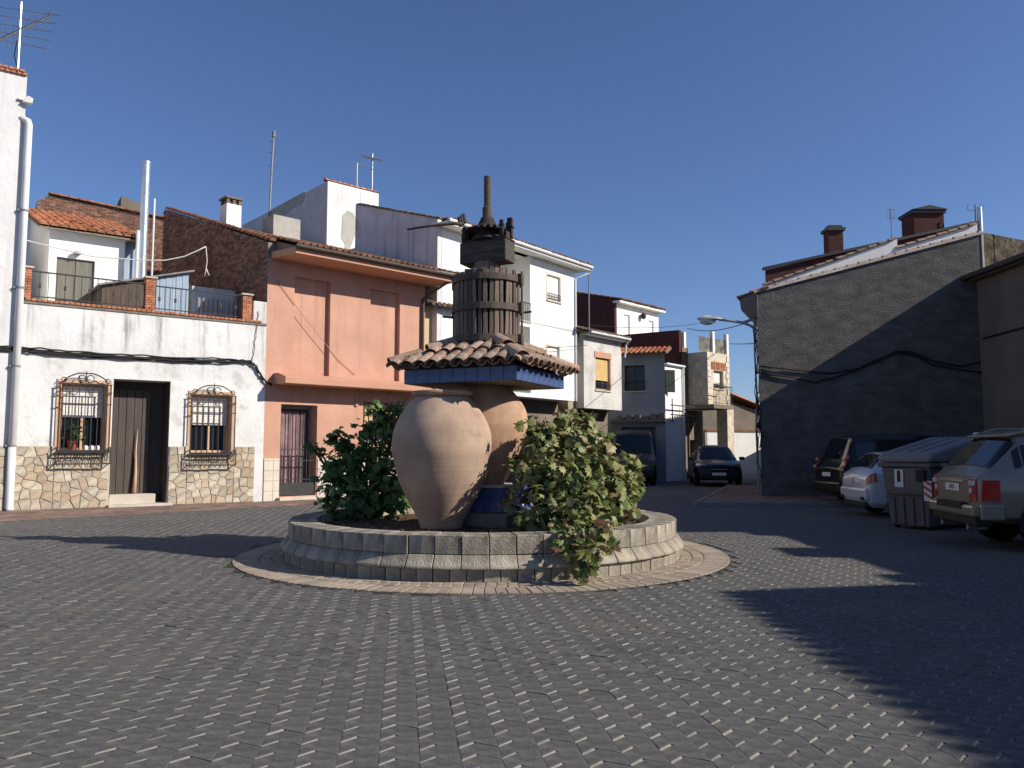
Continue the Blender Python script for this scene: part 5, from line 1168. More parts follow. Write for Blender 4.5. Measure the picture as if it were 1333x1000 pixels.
# local: x runs towards the camera (-Y), y inward (+X)
hA, hB_, hC = 6.98, 6.22, 7.45
xA, xB, xC = K0.y-12.3, K0.y-5.75, K0.y+14
mb = MB(); mb.wall(.02, xA, 0, hA-.12, [], .2); mb.shell(.02, xA, 0, 8, 0, hA-.12); mb.build('wall', MT['brown'], hr)
mb = MB(); mb.wall(xA+.005, xB, 0, hB_, [], .2); mb.shell(xA+.005, xB, 0, 8, 0, hB_); mb.build('wall', MT['peeled'], hr)
mb = MB(); mb.wall(xB+.005, xC, 0, hC-.12, [(xB+3,xB+4.1,3.9,5.4,.2,True),(xB+6.5,xB+7.7,0,2.4,.3,True)], .2); mb.shell(xB+.005, xC, 0, 8, 0, hC-.12); mb.build('wall', MT['white'], hr)
for a, b, h in ((.0, xA+.1, hA), (xB, xC, hC)):
    mb = MB(); mb.box(a+.01,b,-.28,.0,h-.12,h-.05); mb.build('eave', MT['brown'], hr)
    if h == hA: mm = MB(); mm.box(a+.01,b,-.50,-.28,h-.085,h-.055); mm.box(a+.01,b,-.51,-.455,h-.055,h+.05); mm.build('gutter', MT['brownpaint'], hr)  # fascia strip added beyond the tiles to cast a straight shadow edge
    tile_roof(hr, a, b, -.42, h-.04, 4.0, h+1.2, 'tile_old', .235, .4, .105)
    mb = MB(); mb.prism([(a,-.3,h-.05),(a,4.0,h+1.17),(a,4.0,h-.1)],(b-a,0,0)); mb.build('roof_slab', MT['mortar'], hr)
for yc0, yc1, h in ((8.85,9.9,6.68),(6.7,7.3,6.44),(11.8,12.3,6.5)):
    mb = MB(); mb.box(K0.y-yc1,K0.y-yc0,.0,.5,hB_-.01,h); mb.build('parapet_pier', MT['peeled'], hr, bevel=.02)
# ---------------------------------------------------------------- cables, wires
def free(mb, name, mat, label, cat, group=None, smooth=True):
    o = mb.build(name, MT[mat], None, smooth); return tag(o, label, cat, group)
def wob(path, k, n=5):
    out = []
    for a, b in zip(path[:-1], path[1:]):
        a, b = Vector(a), Vector(b)
        for i in range(n): out.append(a.lerp(b, i/n)+Vector((random.gauss(0,k), random.gauss(0,k), random.gauss(0,k))))
    out.append(Vector(path[-1])); return out
pts = [(2,454),(40,456),(100,461),(170,465),(240,469),(300,470),(325,471),(333,477),(340,490),(347,498),(354,501)]
mb = MB()
for j in range(4):
    P = []
    for (x, y) in pts:
        u, z = FA.pix(x, y, -.07); P.append(FA.w(u, -.06-.02*(j % 2), z+.035*(j-1.5)*(.4 if x > 320 else 1)))
    P.insert(0, P[0]-FA.d*4+Vector((0,0,.05)))
    mb.tube(wob(P, .012), .022, 5)
free(mb, 'cable_bundle', 'cable', 'thick sagging bundle of black cables across the stained white house front', 'cable')
mb = MB(); P = []
for x, y in ((328,471),(331,455),(334,430),(336,405)): u, z = FA.pix(x, y, -.03); P.append(FA.w(u, -.03, z))
mb.tube(wob(P,.012), .010, 4); free(mb, 'wall_cable', 'cable', 'thin cable climbing the corner between the white and the salmon house', 'cable')
mb = MB(); P = []
for x, y in ((358,362),(400,418),(440,468),(462,488)): u, z = FO.pix(x, y, -.03); P.append(FO.w(u, -.03, z))
mb.tube(P, .011, 4); free(mb, 'wall_wire', 'orange_d', 'thin wire running diagonally down the salmon house wall', 'wire')
mb = MB()
for path in ([(990,477),(1040,482),(1075,486),(1110,482),(1145,467),(1168,457),(1185,458),(1215,470),(1250,477),(1277,471),(1290,464),(1300,462)],
             [(990,485),(1035,492),(1060,498),(1085,492),(1112,482),(1146,469),(1168,459),(1190,462),(1215,475),(1255,482),(1278,485),(1280,470),(1296,459)],):
    P = [FK.w(FK.pix(x, y, -.06)[0], -.05, FK.pix(x, y, -.06)[1]) for x, y in path if x < 1280]
    mb.tube(wob(P,.008,4), .026, 5)
P = [Vector((RX-.05, K0.y-.3, 5.0)), Vector((RX-.05, K0.y-3, 5.05)), Vector((RX-.05, K0.y-9, 5.1))]
mb.tube(P, .026, 5)
free(mb, 'wall_cable', 'cable', 'black cable looping over the grey cement wall', 'cable')
mb = MB()
for j, (dx, r) in enumerate(((-.06,.018),(-.10,.014),(-.03,.022))):
    P = [FK.w(dx+.05*math.sin(z*3+j), -.04, z) for z in np.linspace(.6+j*.5, zkl-.9, 18)]; mb.tube(wob(P,.015,2), r, 4)
for z in (3.1,4.0,5.0,2.3): mb.obox(FK.w(-.08,-.06,z), (.05,0,0), (0,.03,0), (0,0,.09))
free(mb, 'corner_cables', 'cable', 'loose cables and boxes running down the left corner of the grey cement wall', 'cable')
def wire(p, q, sag, r, name, label, group=None, mat='cable'):
    P = [p.lerp(q, t)-Vector((0,0,sag*4*t*(1-t))) for t in [i/14 for i in range(15)]]; mb = MB(); mb.tube(P, r, 4); return free(mb, name, mat, label, 'wire', group)
wire(FF.w(FF.pix(757,450)[0],-.3,FF.pix(757,450)[1]), FD.w(.0,-.05,FD.pix(600,452)[1]), .15, .012, 'overhead_wire', 'thin wire passing just above the tiled canopy in front of the white townhouse')
wire(onY(987,447,27), FH.w(LH,-.1,FH.pix(949,448)[1]), .02, .016, 'overhead_wire', 'thin wire from the tower house terrace to the grey wall corner')
wire(onY(985,415,26.5), FS.w(LS2,-.3,FS.pix(889,436)[1]+.3), .25, .016, 'overhead_wire', 'dark wire slanting from the lamp bracket down to the street houses')
wire(FH.w(.1,-.1,FH.pix(925,420)[1]), onY(760,422,37), .25, .012, 'overhead_wire', 'faint wire crossing the sky towards the upper white house')
# washing line over the terrace
mb = MB(); mb.tube([FA.w(*(lambda q: (q[0], 1.6, q[1]))(FA.pix(x, y, 1.6))) for x, y in ((6,302),(30,312),(66,321),(120,334),(185,339),(215,339),(240,334),(258,326),(268,321))], .018, 5)
mb.tube([FA.w(*(lambda q: (q[0], 1.6, q[1]))(FA.pix(x, y, 1.6))) for x, y in ((268,321),(269.5,340),(268,352),(266,360))], .016, 5)
mb.tube([FA.w(*(lambda q: (q[0], 1.6, q[1]))(FA.pix(x, y, 1.6))) for x, y in ((268.5,350),(272,359))], .02, 5)
free(mb, 'clothes_line', 'cord', 'pale washing line sagging over the roof terrace, its loose end hanging', 'rope')

# ---------------------------------------------------------------- antennas
def antenna(base, h, label, boom=None, mat='alu', name='tv_antenna', n=8, L=.9, el=.28, lean=(0,0), bz=None, r=.02):
    o = empty(name, base, 0, label, 'antenna', 'rooftop aerials'); top = Vector((lean[0], lean[1], h))
    mb = MB(); mb.tube([(0,0,-.5), top*.5, top], r, 7); mb.build('mast', MT[mat], o)
    if boom:
        d = Vector(boom).normalized(); c = top*(bz or .9); mb = MB(); mb.tube([c-d*L*.5, c+d*L*.5], r*.9, 6); mb.build('boom', MT[mat], o)
        e = d.cross(Vector((0,0,1))).normalized(); mb = MB()
        for i in range(n):
            q = c+d*(L*(i/(n-1)-.5)); s = el*(1.15-.5*i/n); mb.tube([q-e*s, q+e*s], r*.4, 4)
        mb.build('elements', MT[mat], o)
    return o
ab = FA.w(FA.pix(23,92,.3)[0], .3, tz-.05)
an = antenna(ab, FA.pix(20,3,.3)[1]-tz+.1, 'large television aerial on the brick-topped edge of the tall white house', (.62,.35,.62), n=9, L=1.7, el=.6, bz=.62, r=.032)
mb = MB(); hz = FA.pix(20,3,.3)[1]-tz
for i in range(5):
    z = hz*(.45+.12*i); mb.tube([(-.35-.05*i,-.2,z),(.55+.08*i,.3,z+.03)], .013, 4)
mb.build('crossbars', MT['alu'], an)
mb = MB(); mb.tube([(-.06,0,hz*.5),(-.12,.02,hz*.3),(.02,.03,0)], .012, 5); mb.build('aerial_cable', MT['cable'], an)
b = FE.w(*(lambda q: (-.1, q[0], q[1]))(FE.side(353,274))); mh = onY(356,170,b.y).z-b.z
an = antenna(b, mh, 'tall thin mast aerial rising behind the chimney of the salmon house', lean=(.12,0), mat='bargrey', r=.045)
mb = MB(); mb.lathe([(.03,mh-.35),(.08,mh-.3),(.08,mh-.05),(.03,mh)], .12, 0, n=8)
for z in (.55,.72,.86): mb.tube([(.12*z-.22,0,mh*z),(.12*z+.22,.05,mh*z+.05)], .012, 4)
mb.build('aerial_head', MT['bargrey'], an)
b = FE.w(x1E-.25, .2, z1E); mh = onY(482,200,b.y).z-b.z
an = antenna(b, mh, 'white aerial with short branches on top of the peeling white block', (.8,-.5,-.35), n=6, L=1.2, el=.38, bz=.88, r=.045)
b2 = FE.w(x1E-1.3, .25, z1E+.2); 
mb = MB(); mb.tube([(-.9*.6,-.9*.8+.0,-.2),(-.9*.6,-.9*.8,mh*.62)], .035, 6); mb.tube([(-.9*.6-.3,-.9*.8-.2,mh*.58),(-.2,-.2,mh*.66)], .02, 5); mb.build('second_mast', MT['alu'], an)
b = FF.w(*(lambda q: (q[0], 3.0, q[1]))(FF.pix(767,440,3.0))); mh = onY(766,343,b.y).z-b.z
an = antenna(b, mh, 'thin aerial mast standing against the maroon side wall', mat='bargrey', r=.035)
mb = MB(); mb.tube([(-.22,0,mh-.1),(.22,0,mh-.05)], .012, 4); mb.tube([(-.16,0,mh-.35),(.16,0,mh-.3)], .012, 4); mb.lathe([(.05,mh-.02),(.10,mh+.03),(.05,mh+.1)], n=8); mb.build('aerial_head', MT['bargrey'], an)
b = FL.w(*(lambda q: (q[0], 1.2, q[1]))(FL.pix(1161,312,1.2))); mh = FL.pix(1161,272,1.2)[1]-b.z
an = antenna(b, mh, 'small square aerial between the two dark chimneys on the right', mat='bargrey', r=.018)
mb = MB()
for x in (-.14,-.05,.05,.14): mb.tube([(x,0,mh-.38),(x,0,mh)], .008, 4)
for z in (mh-.36,mh-.02): mb.tube([(-.15,0,z),(.15,0,z)], .008, 4)
mb.build('grid', MT['bargrey'], an)
b = FL.w(px1, 1.25, pz1-.2); mh = FL.pix(1277,266,1.2)[1]-b.z
an = antenna(b, mh, 'aerial beside the steel flue at the right end of the roofs', mat='bargrey', r=.03)
mb = MB()
for s in (-1, 1): mb.tube([(s*.05,0,mh*.55),(s*.28,0,mh*.6),(s*.30,0,mh*.95),(s*.2,0,mh*.98)], .012, 4)
mb.build('side_loops', MT['bargrey'], an)

# ---------------------------------------------------------------- street lamp on the grey wall
lp0 = FK.w(-.02, .15, FK.pix(988,432)[1]); Yl = lp0.y
lampo = empty('street_lamp', lp0, 0, 'grey cobra-head street lamp on a bracket arm at the grey wall corner', 'street lamp')
L = lambda x, y: onY(x, y, Yl)-lp0
mb = MB(); mb.tube([L(988,432), L(977,424), L(966,420), L(950,417.5), L(936,416)], .045, 8); mb.tube([L(966,420), L(984,414)], .04, 7); mb.build('bracket', MT['lampgrey'], lampo, True)
mb = MB(); c = L(924,417); 
def ell(mb, c, a, b, h, z0=-1, n=14, m=6):
    vs = []; 
    for i in range(m+1):
        t = z0*math.pi/2+(math.pi/2-z0*math.pi/2)*i/m
        for k in range(n): q = 2*math.pi*k/n; vs.append(c+Vector((a*math.cos(t)*math.cos(q), b*math.cos(t)*math.sin(q), h*math.sin(t))))
    mb.add(vs, [(i*n+k, i*n+(k+1)%n, (i+1)*n+(k+1)%n, (i+1)*n+k) for i in range(m) for k in range(n)])
ell(mb, c+Vector((0,0,.03)), .42, .17, .10, 0); ell(mb, c+Vector((0,0,.03)), .42, .17, .03); mb.build('lamp_head', MT['lampgrey'], lampo, True)
mb = MB(); ell(mb, c+Vector((-.08,0,.0)), .28, .14, .16); mb.build('lamp_bowl', MT['lampglass'], lampo, True)

# ---------------------------------------------------------------- vehicles
class Car:
    """lofted body: stations (x, zbottom, zbelt, zroof, wbelt, wroof); x from the rear"""
    def __init__(s, name, loc, heading, stations, mat, label, cat='car', group='parked cars', sc=1.0):
        s.o = empty(name, loc, heading, label, cat, group); s.o.scale = (sc, sc, sc); s.st = stations; s.rows = [s.half(t) for t in stations]; s.mat = mat
        V = []; n = None
        for r in s.rows:
            full = r+[Vector((p.x, -p.y, p.z)) for p in reversed(r[:-1])]; n = len(full); V += full
        mb = MB(); F = []
        for i in range(len(s.rows)-1):
            for k in range(n-1): F.append((i*n+k, i*n+k+1, (i+1)*n+k+1, (i+1)*n+k))
            F.append((i*n+n-1, i*n, (i+1)*n, (i+1)*n+n-1))
        F += [tuple(range(n-1,-1,-1)), tuple(range((len(s.rows)-1)*n, len(s.rows)*n))]
        mb.add(V, F); mb.build('body', MT[mat], s.o, True, sharp=32, bevel=.025)
    def half(s, t):
        x, zb, zl, zr, wb, wr = t; m = zb+(zl-zb)*.55
        return [Vector((x, wb*.80, zb)), Vector((x, wb*.97, zb+.10)), Vector((x, wb*1.015, m)), Vector((x, wb, zl)), Vector((x, wr+.035, zr-.10*(zr-zl > .2)-.02)), Vector((x, wr*.88, zr)), Vector((x, 0, zr+.03))]
    def at(s, u, v, sg=1):
        i = min(int(u), len(s.rows)-2); f = u-i; j = min(int(v), 5); e = v-j
        a = s.rows[i][j].lerp(s.rows[i][j+1], e); b = s.rows[i+1][j].lerp(s.rows[i+1][j+1], e); p = a.lerp(b, f); return Vector((p.x, p.y*sg, p.z))
    def patch(s, name, mat, u0, u1, v0, v1, off=.008, both=True, sg=1, nu=6, nv=4, parent=None, side=None):
        if both and v1 < 5.9:
            s.patch(name, mat, u0, u1, v0, v1, off, False, 1, nu, nv, parent); return s.patch(name, mat, u0, u1, v0, v1, off, False, -1, nu, nv, parent)
        mb = MB()
        for g_ in ((1, -1) if both else (sg,)):
            vs = []
            for i in range(nu+1):
                for j in range(nv+1):
                    u, v = u0+(u1-u0)*i/nu, v0+(v1-v0)*j/nv; p = s.at(u, v, g_); e = 1e-2
                    du = s.at(min(u+e, len(s.rows)-1.001), v, g_)-s.at(max(u-e, 0), v, g_); dv = s.at(u, min(v+e, 5.999), g_)-s.at(u, max(v-e, 0), g_)
                    n = du.cross(dv); n = n.normalized() if n.length > 1e-9 else Vector((0,0,1))
                    c = Vector((p.x, 0, .7)); 
                    if n.dot(p-c) < 0: n = -n
                    vs.append(p+n*off)
            mb.add(vs, [(i*(nv+1)+j, (i+1)*(nv+1)+j, (i+1)*(nv+1)+j+1, i*(nv+1)+j+1) for i in range(nu) for j in range(nv)])
        return mb.build(name, MT[mat], parent or s.o, True)
    def wheel(s, x, r, w, y):
        for sg in (1, -1):
            mb = MB(); n = 28; vs = []; prof = [(r*.62,0),(r*.93,0),(r,.03),(r,w-.03),(r*.93,w),(r*.62,w)]
            for (q, yy) in prof:
                for k in range(n): a = 2*math.pi*k/n; vs.append((x+q*math.cos(a), sg*(y-yy), r+q*math.sin(a)))
            mb.add(vs, [(i*n+k, i*n+(k+1)%n, (i+1)*n+(k+1)%n, (i+1)*n+k) for i in range(5) for k in range(n)])
            wh_ = MB(); wh_.v = mb.v; wh_.f = mb.f; t = wh_.build('wheel', MT['rubber'], s.o, True, sharp=40)
            rm = MB(); vs = [(x, sg*(y-.03), r)]+[(x+r*.64*math.cos(2*math.pi*k/n), sg*(y-.05), r+r*.64*math.sin(2*math.pi*k/n)) for k in range(n)]; rm.add(vs, [(0,1+k,1+(k+1)%n) for k in range(n)])
            rm.build('rim', MT['plastic'], t)
            sp = MB()
            for k in range(5):
                a = 2*math.pi*k/5+.3; sp.bar((x+.04*math.cos(a), sg*(y-.012), r+.04*math.sin(a)), (x+r*.62*math.cos(a), sg*(y-.025), r+r*.62*math.sin(a)), .03, .07)
            sp.build('spokes', MT['rim'], t)
            ar = MB(); m = 20; vs = []
            for rr, dy in ((r*1.22, .004), (r*1.06, -.015)):
                for k in range(m+1): a = math.pi*(-.05+1.1*k/m); vs.append((x+rr*math.cos(a), sg*(y+.012+dy), r+rr*math.sin(a)))
            ar.add(vs, [(k, k+1, m+2+k, m+1+k) for k in range(m)]); ar.build('wheel_arch', MT['plastic'], s.o, True)
    def box(s, name, mat, x0, x1, y0, y1, z0, z1, bev=.008, parent=None, mirror=False):
        o = None
        for sg in ((1, -1) if mirror else (1,)):
            mb = MB(); a, b = sorted((y0*sg, y1*sg)); mb.box(x0, x1, a, b, z0, z1); o = mb.build(name, MT[mat], parent or s.o, bevel=bev)
        return o
    def quadp(s, name, mat, pts, th=.012, parent=None, mirror=False):
        o = None
        for sg in ((1, -1) if mirror else (1,)):
            mb = MB(); P = [Vector((p[0], p[1]*sg, p[2])) for p in pts]; n = (P[1]-P[0]).cross(P[2]-P[0]).normalized(); mb.prism([p-n*th/2 for p in P], n*th); o = mb.build(name, MT[mat], parent or s.o, bevel=.005)
        return o
def text(par, body, loc, rot, size, mat, name='lettering'):
    c = bpy.data.curves.new(name, 'FONT'); c.body = body; c.size = size; c.align_x = 'CENTER'; c.align_y = 'CENTER'; c.extrude = .001
    tmp = bpy.data.objects.new(name, c); COL.objects.link(tmp); dg = bpy.context.evaluated_depsgraph_get(); me = bpy.data.meshes.new_from_object(tmp.evaluated_get(dg)); COL.objects.unlink(tmp); bpy.data.objects.remove(tmp)
    me.materials.clear(); me.materials.append(MT[mat]); o = bpy.data.objects.new(name, me); COL.objects.link(o); o.parent = par; o.location = loc; o.rotation_euler = rot; return o

# silver off-roader, rear towards the square
sr = g(1232, 700); sv = Car('silver_suv', (7.12, 12.95, 0), math.radians(-8), [(0,.50,1.08,1.10,.86,.83),(.05,.44,1.10,1.13,.90,.85),(.13,.42,1.14,1.19,.925,.84),(.62,.40,1.17,1.74,.95,.73),(1.1,.38,1.17,1.80,.96,.745),(2.3,.38,1.15,1.80,.96,.74),(2.85,.38,1.14,1.74,.96,.70),(3.5,.38,1.13,1.17,.95,.70),(4.4,.40,1.04,1.08,.92,.76),(4.75,.48,.86,.92,.84,.72)], 'silver', 'silver off-road car with its tailgate towards the square, cut off at the right edge', 'car')
sv.patch('rear_window', 'carglass', 2.12, 2.9, 5.05, 5.999, .012); sv.patch('rear_window_corner', 'carglass', 2.12, 2.9, 4.25, 5.06, .011)
sv.patch('side_window', 'carglass', 3.05, 4.25, 3.12, 3.9, .012); sv.patch('side_window', 'carglass', 4.32, 5.9, 3.12, 3.9, .012); sv.patch('side_window', 'carglass', 2.78, 2.98, 3.2, 3.9, .012)
sv.patch('windscreen', 'carglass', 6.1, 6.95, 4.3, 5.999, .012)
sv.box('bumper', 'silver', -.10, .16, -.88, .88, .50, .68, .04); sv.box('bumper_side', 'silver', .0, .34, .86, .955, .46, .70, .03, mirror=True); sv.box('bumper_lower', 'plastic', -.04, .2, -.84, .84, .36, .50, .03)
sv.box('bumper_step', 'plastic', -.105, .0, -.50, .50, .60, .70, .01)
tg = sv.quadp('tailgate', 'silver', [(-.018,-.60,.72),(-.018,.60,.72),(-.012,.62,1.07),(-.012,-.62,1.07)], .02)
pz = sv.quadp('plate', 'plate', [(-.034,-.27,.87),(-.034,.27,.87),(-.034,.27,.99),(-.034,-.27,.99)], .01, tg)
text(tg, '2451', (-.043, 0, .93), (math.pi/2, 0, -math.pi/2), .105, 'ink')
sv.quadp('plate_trim', 'silver', [(-.035,-.45,1.01),(-.035,.45,1.01),(-.030,.45,1.045),(-.030,-.45,1.045)], .03, tg)
tl = None
for sg in (1, -1):
    tl = sv.quadp('tail_light', 'redlens', [(-.012,sg*.62,.74),(-.004,sg*.83,.74),(.0,sg*.85,1.08),(-.012,sg*.62,1.08)], .03)
    for (a, z) in ((.675,1.01),(.775,1.01),(.675,.90)):
        mb = MB(); vs = [(-.038, sg*a+.045*math.cos(2*math.pi*k/16), z+.045*math.sin(2*math.pi*k/16)) for k in range(16)]; mb.prism(vs, (.02,0,0)); mb.build('clear_lamp', MT['clearlens'], tl)
    q = MB(); q.prism([(.02,sg*.915,.75),(.27,sg*.968,.75),(.27,sg*.972,1.06),(.04,sg*.93,1.06)],(0,sg*-.03,0)); q.build('side_lamp', MT['redlens'], tl, bevel=.005)
for sg in (1, -1):
    mb = MB(); mb.tube([(.75,sg*.70,1.80),(.95,sg*.70,1.86),(2.6,sg*.68,1.87),(2.8,sg*.68,1.80)], .022, 8); mb.build('roof_rail', MT['silver'], sv.o, True)
mb = MB(); mb.prism([(1.05,-.05,1.83),(1.35,-.05,1.83),(1.3,-.02,1.90),(1.15,-.02,1.90)],(0,.1,0)); mb.build('roof_aerial', MT['silver'], sv.o, bevel=.01)
sv.quadp('spoiler', 'silver', [(.50,-.70,1.73),(.50,.70,1.73),(.78,.72,1.80),(.78,-.72,1.80)], .04)
sv.wheel(.98, .38, .26, .955); sv.wheel(3.80, .38, .26, .955)
mb = MB(); mb.tube([(-.03,.50,.33),(.25,.50,.33)], .045, 10); mb.tube([(-.03,-.50,.33),(.25,-.50,.33)], .045, 10); mb.build('exhaust_pipes', MT['rim'], sv.o)
# white hatchback
wc = Car('white_hatchback', (8.02, 18.9, 0), math.radians(-3), [(0,.36,.82,.84,.70,.62),(.06,.26,.94,.97,.82,.64),(.16,.22,1.00,1.06,.87,.66),(.50,.20,.98,1.44,.885,.60),(1.4,.20,.96,1.50,.89,.62),(2.2,.20,.94,1.48,.89,.61),(3.1,.20,.92,.96,.88,.64),(4.0,.24,.80,.85,.82,.62),(4.3,.34,.60,.66,.72,.55)], 'whitecar', 'white hatchback with large red tail lamps, half hidden behind the grey rubbish container', 'car')
wc.patch('rear_window', 'carglass', 2.1, 2.9, 4.5, 5.999, .012); wc.patch('side_window', 'carglass', 3.0, 4.0, 3.15, 3.9, .012); wc.patch('side_window', 'carglass', 4.1, 5.6, 3.15, 3.9, .012)
for sg in (1, -1):
    l = wc.patch('tail_light', 'redlens', .35, 2.1, 2.45, 3.02, .014, False, sg)
    t = MB(); ell(t, Vector((.07,sg*.74,.90)), .03, .055, .045); t.build('reversing_lamp', MT['clearlens'], l, True)
wc.quadp('plate', 'plate', [(-.03,-.26,.50),(-.03,.26,.50),(-.03,.26,.61),(-.03,-.26,.61)], .014); wc.box('bumper', 'whitecar', -.04, .14, -.80, .80, .36, .66, .06)
wc.box('bumper_vent', 'plastic', -.05, .0, .50, .74, .38, .46, .01, mirror=True); wc.box('bumper_lower', 'plastic', -.0, .2, -.7, .7, .20, .36, .03)
mb = MB(); vs = [(-.006, .05*math.cos(2*math.pi*k/16)*(.8), .80+.06*math.sin(2*math.pi*k/16)) for k in range(16)]; mb.prism(vs, (.03,0,0)); mb.build('badge', MT['rim'], wc.o)
wc.wheel(.78, .31, .21, .885); wc.wheel(3.42, .31, .21, .885)
# black people carrier behind
bc = Car('black_people_carrier', (8.75, 22.3, 0), math.radians(2), [(0,.40,1.00,1.02,.78,.72),(.06,.32,1.06,1.09,.88,.74),(.16,.28,1.10,1.20,.92,.76),(.42,.26,1.12,1.86,.94,.74),(1.0,.26,1.10,1.93,.95,.76),(2.6,.26,1.08,1.92,.95,.75),(3.2,.26,1.06,1.82,.94,.70),(4.0,.28,1.02,1.06,.92,.66),(4.6,.32,.88,.93,.85,.62),(4.8,.40,.72,.78,.76,.58)], 'blackcar', 'black people carrier parked against the grey wall in deep shade', 'car')
bc.patch('rear_window', 'carglass', 2.1, 2.92, 4.4, 5.999, .012); bc.patch('side_window', 'carglass', 3.0, 4.1, 3.12, 3.9, .012); bc.patch('side_window', 'carglass', 4.2, 5.7, 3.12, 3.9, .012)
for sg in (1, -1):
    t = MB(); t.prism([(-.012,sg*.70,.98),(.04,sg*.90,.98),(.22,sg*.925,1.38),(.16,sg*.80,1.38)],(.0,sg*.025,0)); l = t.build('tail_light', MT['redlens'], bc.o, bevel=.015)
    t = MB(); ell(t, Vector((.03,sg*.88,1.06)), .04, .06, .05); ell(t, Vector((.10,sg*.90,1.26)), .04, .05, .05); t.build('amber_lamp', MT['amberlens'], l, True)
    t = MB(); ell(t, Vector((-.02,sg*.70,.62)), .03, .12, .04); t.build('reflector', MT['amberlens'], bc.o, True)
bc.box('bumper', 'blackcar', -.07, .14, -.86, .86, .38, .66, .05); bc.quadp('plate', 'plate', [(-.03,-.26,.80),(-.03,.26,.80),(-.03,.26,.91),(-.03,-.26,.91)], .012)
bc.wheel(.95, .33, .22, .945); bc.wheel(3.85, .33, .22, .945)
# dark car coming up the street (front towards us)
pf = g(934, 633); fc = Car('dark_estate_car', (pf.x+.75, pf.y+4.3, 0), math.atan2(-pf.y-1.0, -pf.x+3.0)-.0, [(0,.36,.86,.88,.74,.66),(.08,.26,.96,1.0,.84,.66),(.30,.22,1.02,1.10,.89,.66),(.62,.20,1.02,1.52,.90,.62),(1.5,.20,1.0,1.58,.905,.63),(2.3,.20,.98,1.54,.90,.61),(3.15,.20,.96,1.00,.89,.64),(3.95,.24,.86,.91,.85,.62),(4.25,.30,.74,.79,.78,.58),(4.32,.36,.60,.64,.72,.5)], 'navycar', 'dark blue car facing the square at the mouth of the shaded street', 'car', sc=1.1)
fc.patch('windscreen', 'carglass', 5.1, 5.93, 4.3, 5.999, .012); fc.patch('side_window', 'carglass', 3.1, 4.0, 3.15, 3.9, .012); fc.patch('side_window', 'carglass', 4.1, 5.6, 3.15, 3.9, .012)
for sg in (1, -1):
    t = MB(); t.prism([(4.20,sg*.44,.70),(4.12,sg*.80,.74),(3.90,sg*.862,.84),(4.05,sg*.70,.87),(4.25,sg*.46,.78)],(.03,sg*.015,.012)); t.build('headlight', MT['clearlens'], fc.o, bevel=.015)
    t = MB(); t.box(2.92,3.10,sg*.90-(.0 if sg>0 else .2),sg*.90+(.2 if sg>0 else .0),1.0,1.13); t.build('mirror', MT['navycar'], fc.o, bevel=.03)
fc.box('front_bumper', 'navycar', 4.18, 4.36, -.74, .74, .30, .52, .06); fc.quadp('plate', 'plate', [(4.375,-.26,.42),(4.375,.26,.42),(4.375,.26,.53),(4.375,-.26,.53)], .012)
fc.box('grille', 'plastic', 4.27, 4.345, -.34, .34, .57, .68, .01); fc.box('grille_bar', 'rim', 4.30, 4.352, -.30, .30, .645, .665, .004); fc.box('lower_intake', 'plastic', 4.30, 4.372, -.5, .5, .30, .40, .01)
fc.wheel(.85, .31, .21, .895); fc.wheel(3.45, .31, .21, .895)
# dark van under the grey house
vn = Car('dark_van', (5.9, 40.2, 0), math.radians(-97), [(0,.40,1.1,2.0,.84,.78),(.1,.30,1.1,2.15,.9,.80),(2.9,.28,1.1,2.18,.92,.80),(3.5,.28,1.12,2.05,.92,.76),(4.1,.28,1.12,1.2,.90,.70),(4.75,.32,.95,1.0,.86,.66),(4.9,.42,.75,.8,.8,.6)], 'vancar', 'dark van standing in shade below the grey house, half hidden by the vine', 'van', sc=1.12)
vn.patch('windscreen', 'carglass', 3.12, 3.93, 4.25, 5.999, .012); vn.patch('side_window', 'carglass', 2.2, 2.95, 3.15, 3.85, .012)
for sg in (1, -1): t = MB(); t.prism([(4.80,sg*.5,.78),(4.72,sg*.80,.80),(4.5,sg*.875,.95),(4.70,sg*.6,.96)],(.03,0,.01)); t.build('headlight', MT['clearlens'], vn.o, bevel=.01)
vn.box('front_bumper', 'plastic', 4.75, 4.97, -.84, .84, .32, .60, .05); vn.wheel(.9, .33, .22, .92); vn.wheel(3.95, .33, .22, .92)

# ---------------------------------------------------------------- rubbish container
bn0 = g(1181, 689); bn = empty('rubbish_container', (bn0.x, bn0.y, 0), math.radians(29), 'grey plastic rubbish container with a sloping ridged lid and striped warning stickers', 'rubbish container')
BL, BWd = 1.85, .52   # along local x (away), half width; near end is x = 0
mb = MB(); vs = []
for z, i0, w in ((.06,.08,.40),(.55,.05,.45),(1.18,.0,.52)): vs += [(i0,-w,z),(BL-i0,-w,z),(BL-i0,w,z),(i0,w,z)]
mb.add(vs, [(3,2,1,0),(8,9,10,11)]+[(4*l+k,4*l+(k+1)%4,4*l+4+(k+1)%4,4*l+4+k) for l in (0,1) for k in range(4)]); mb.build('tub', MT['bin'], bn, bevel=.03)
mb = MB()
for y in (-.30,-.10,.10,.30): mb.prism([(.075,y-.03,.10),(.045,y-.03,.60),(.02,y-.03,.60),(.045,y-.03,.10)],(0,.06,0))
for x in (.25,.6,.95,1.3,1.6): mb.prism([(x,-.43,.10),(x+.06,-.43,.10),(x+.06,-.545,1.1),(x,-.545,1.1)],(0,.03,0))
mb.build('ribs', MT['bin'], bn, bevel=.008)
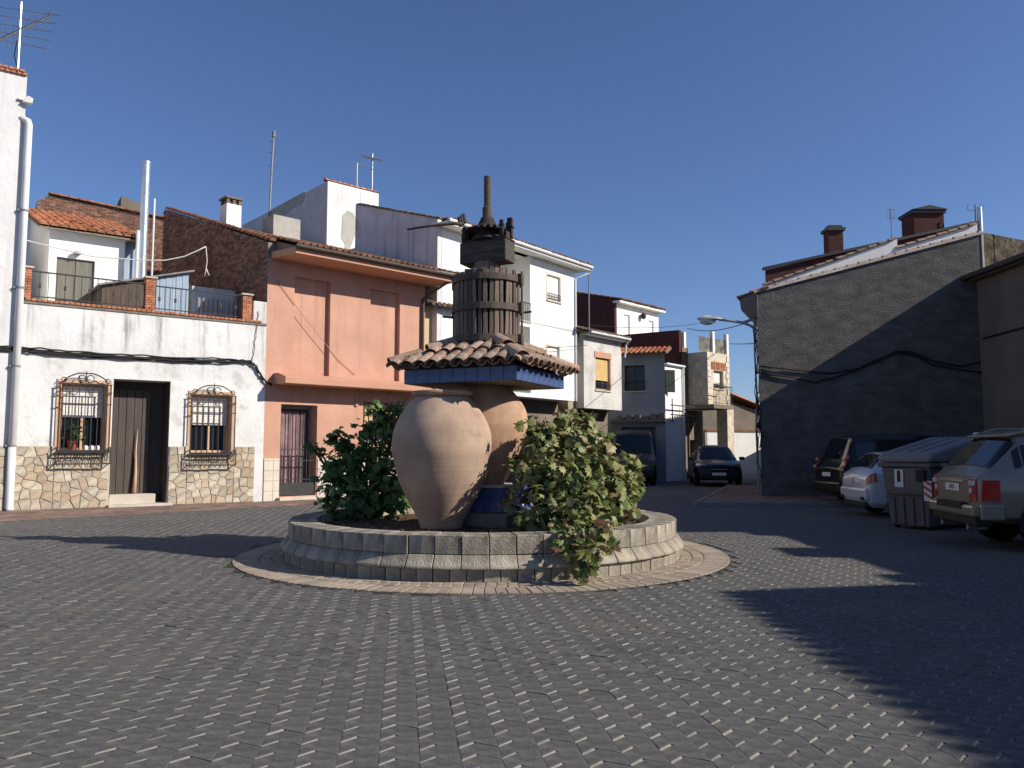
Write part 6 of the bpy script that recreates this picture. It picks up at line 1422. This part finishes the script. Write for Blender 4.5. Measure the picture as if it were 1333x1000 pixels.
mb = MB(); mb.box(-.05,BL+.05,-.57,.57,1.18,1.27); mb.build('rim', MT['bin'], bn, bevel=.025)
mb = MB(); mb.box(-.03,.0,-.38,.38,.66,1.17); mb.build('end_panel', MT['bin'], bn, bevel=.02)
# lid: slopes up to a ridge at the back
mb = MB(); P = [(-.07,1.275),(-.05,1.40),(.06,1.47),(BL*.86,1.78),(BL+.02,1.74),(BL+.04,1.275)]; mb.prism([(x,-.56,z) for x, z in P],(0,1.12,0)); ld = mb.build('lid', MT['binlid'], bn, bevel=.06)
mb = MB()
for y in (-.28,.0,.28): mb.bar((.12,y,1.49),(BL*.84,y,1.775),.05,.03)
mb.build('lid_rib', MT['binlid'], ld, bevel=.012)
mb = MB(); mb.box(BL-.28,BL+.06,-.56,-.40,1.72,1.86); mb.build('lid_end_cap', MT['whitestick'], ld, bevel=.03)
mb = MB(); mb.box(-.065,-.002,-.44,-.26,.92,1.14); mb.build('lifting_recess', MT['plastic'], bn, bevel=.01)
st = MB(); st.box(-.037,-.031,.02,.20,.80,1.14); s_ = st.build('label_sticker', MT['whitestick'], bn); st = MB(); st.box(-.041,-.038,.075,.145,.90,1.12); st.build('printed_mark', MT['ink'], s_); st = MB(); st.box(-.041,-.038,.0,.02,.82,1.12); st.build('red_edge', MT['redstick'], s_)
st = MB(); st.box(-.040,-.031,-.56,-.40,.56,.94); s_ = st.build('warning_sticker', MT['whitestick'], bn); st = MB()
for k in range(3): z = .59+.12*k; st.prism([(-.042,-.558,z),(-.042,-.402,z+.09),(-.042,-.402,z+.15),(-.042,-.558,z+.06)],(.003,0,0))
st.build('red_stripes', MT['redstick'], s_)
mb = MB(); mb.tube([(.3,-.57,1.22),(.3,-.68,1.22)], .05, 10); mb.tube([(BL-.3,-.57,1.22),(BL-.3,-.68,1.22)], .05, 10); mb.build('trunnion', MT['bargrey'], bn)
for x in (.2, BL-.2):
    for y in (-.33,.33): mb = MB(); mb.tube([(x,y-.03,.075),(x,y+.03,.075)], .075, 14); mb.build('castor', MT['rubber'], bn)
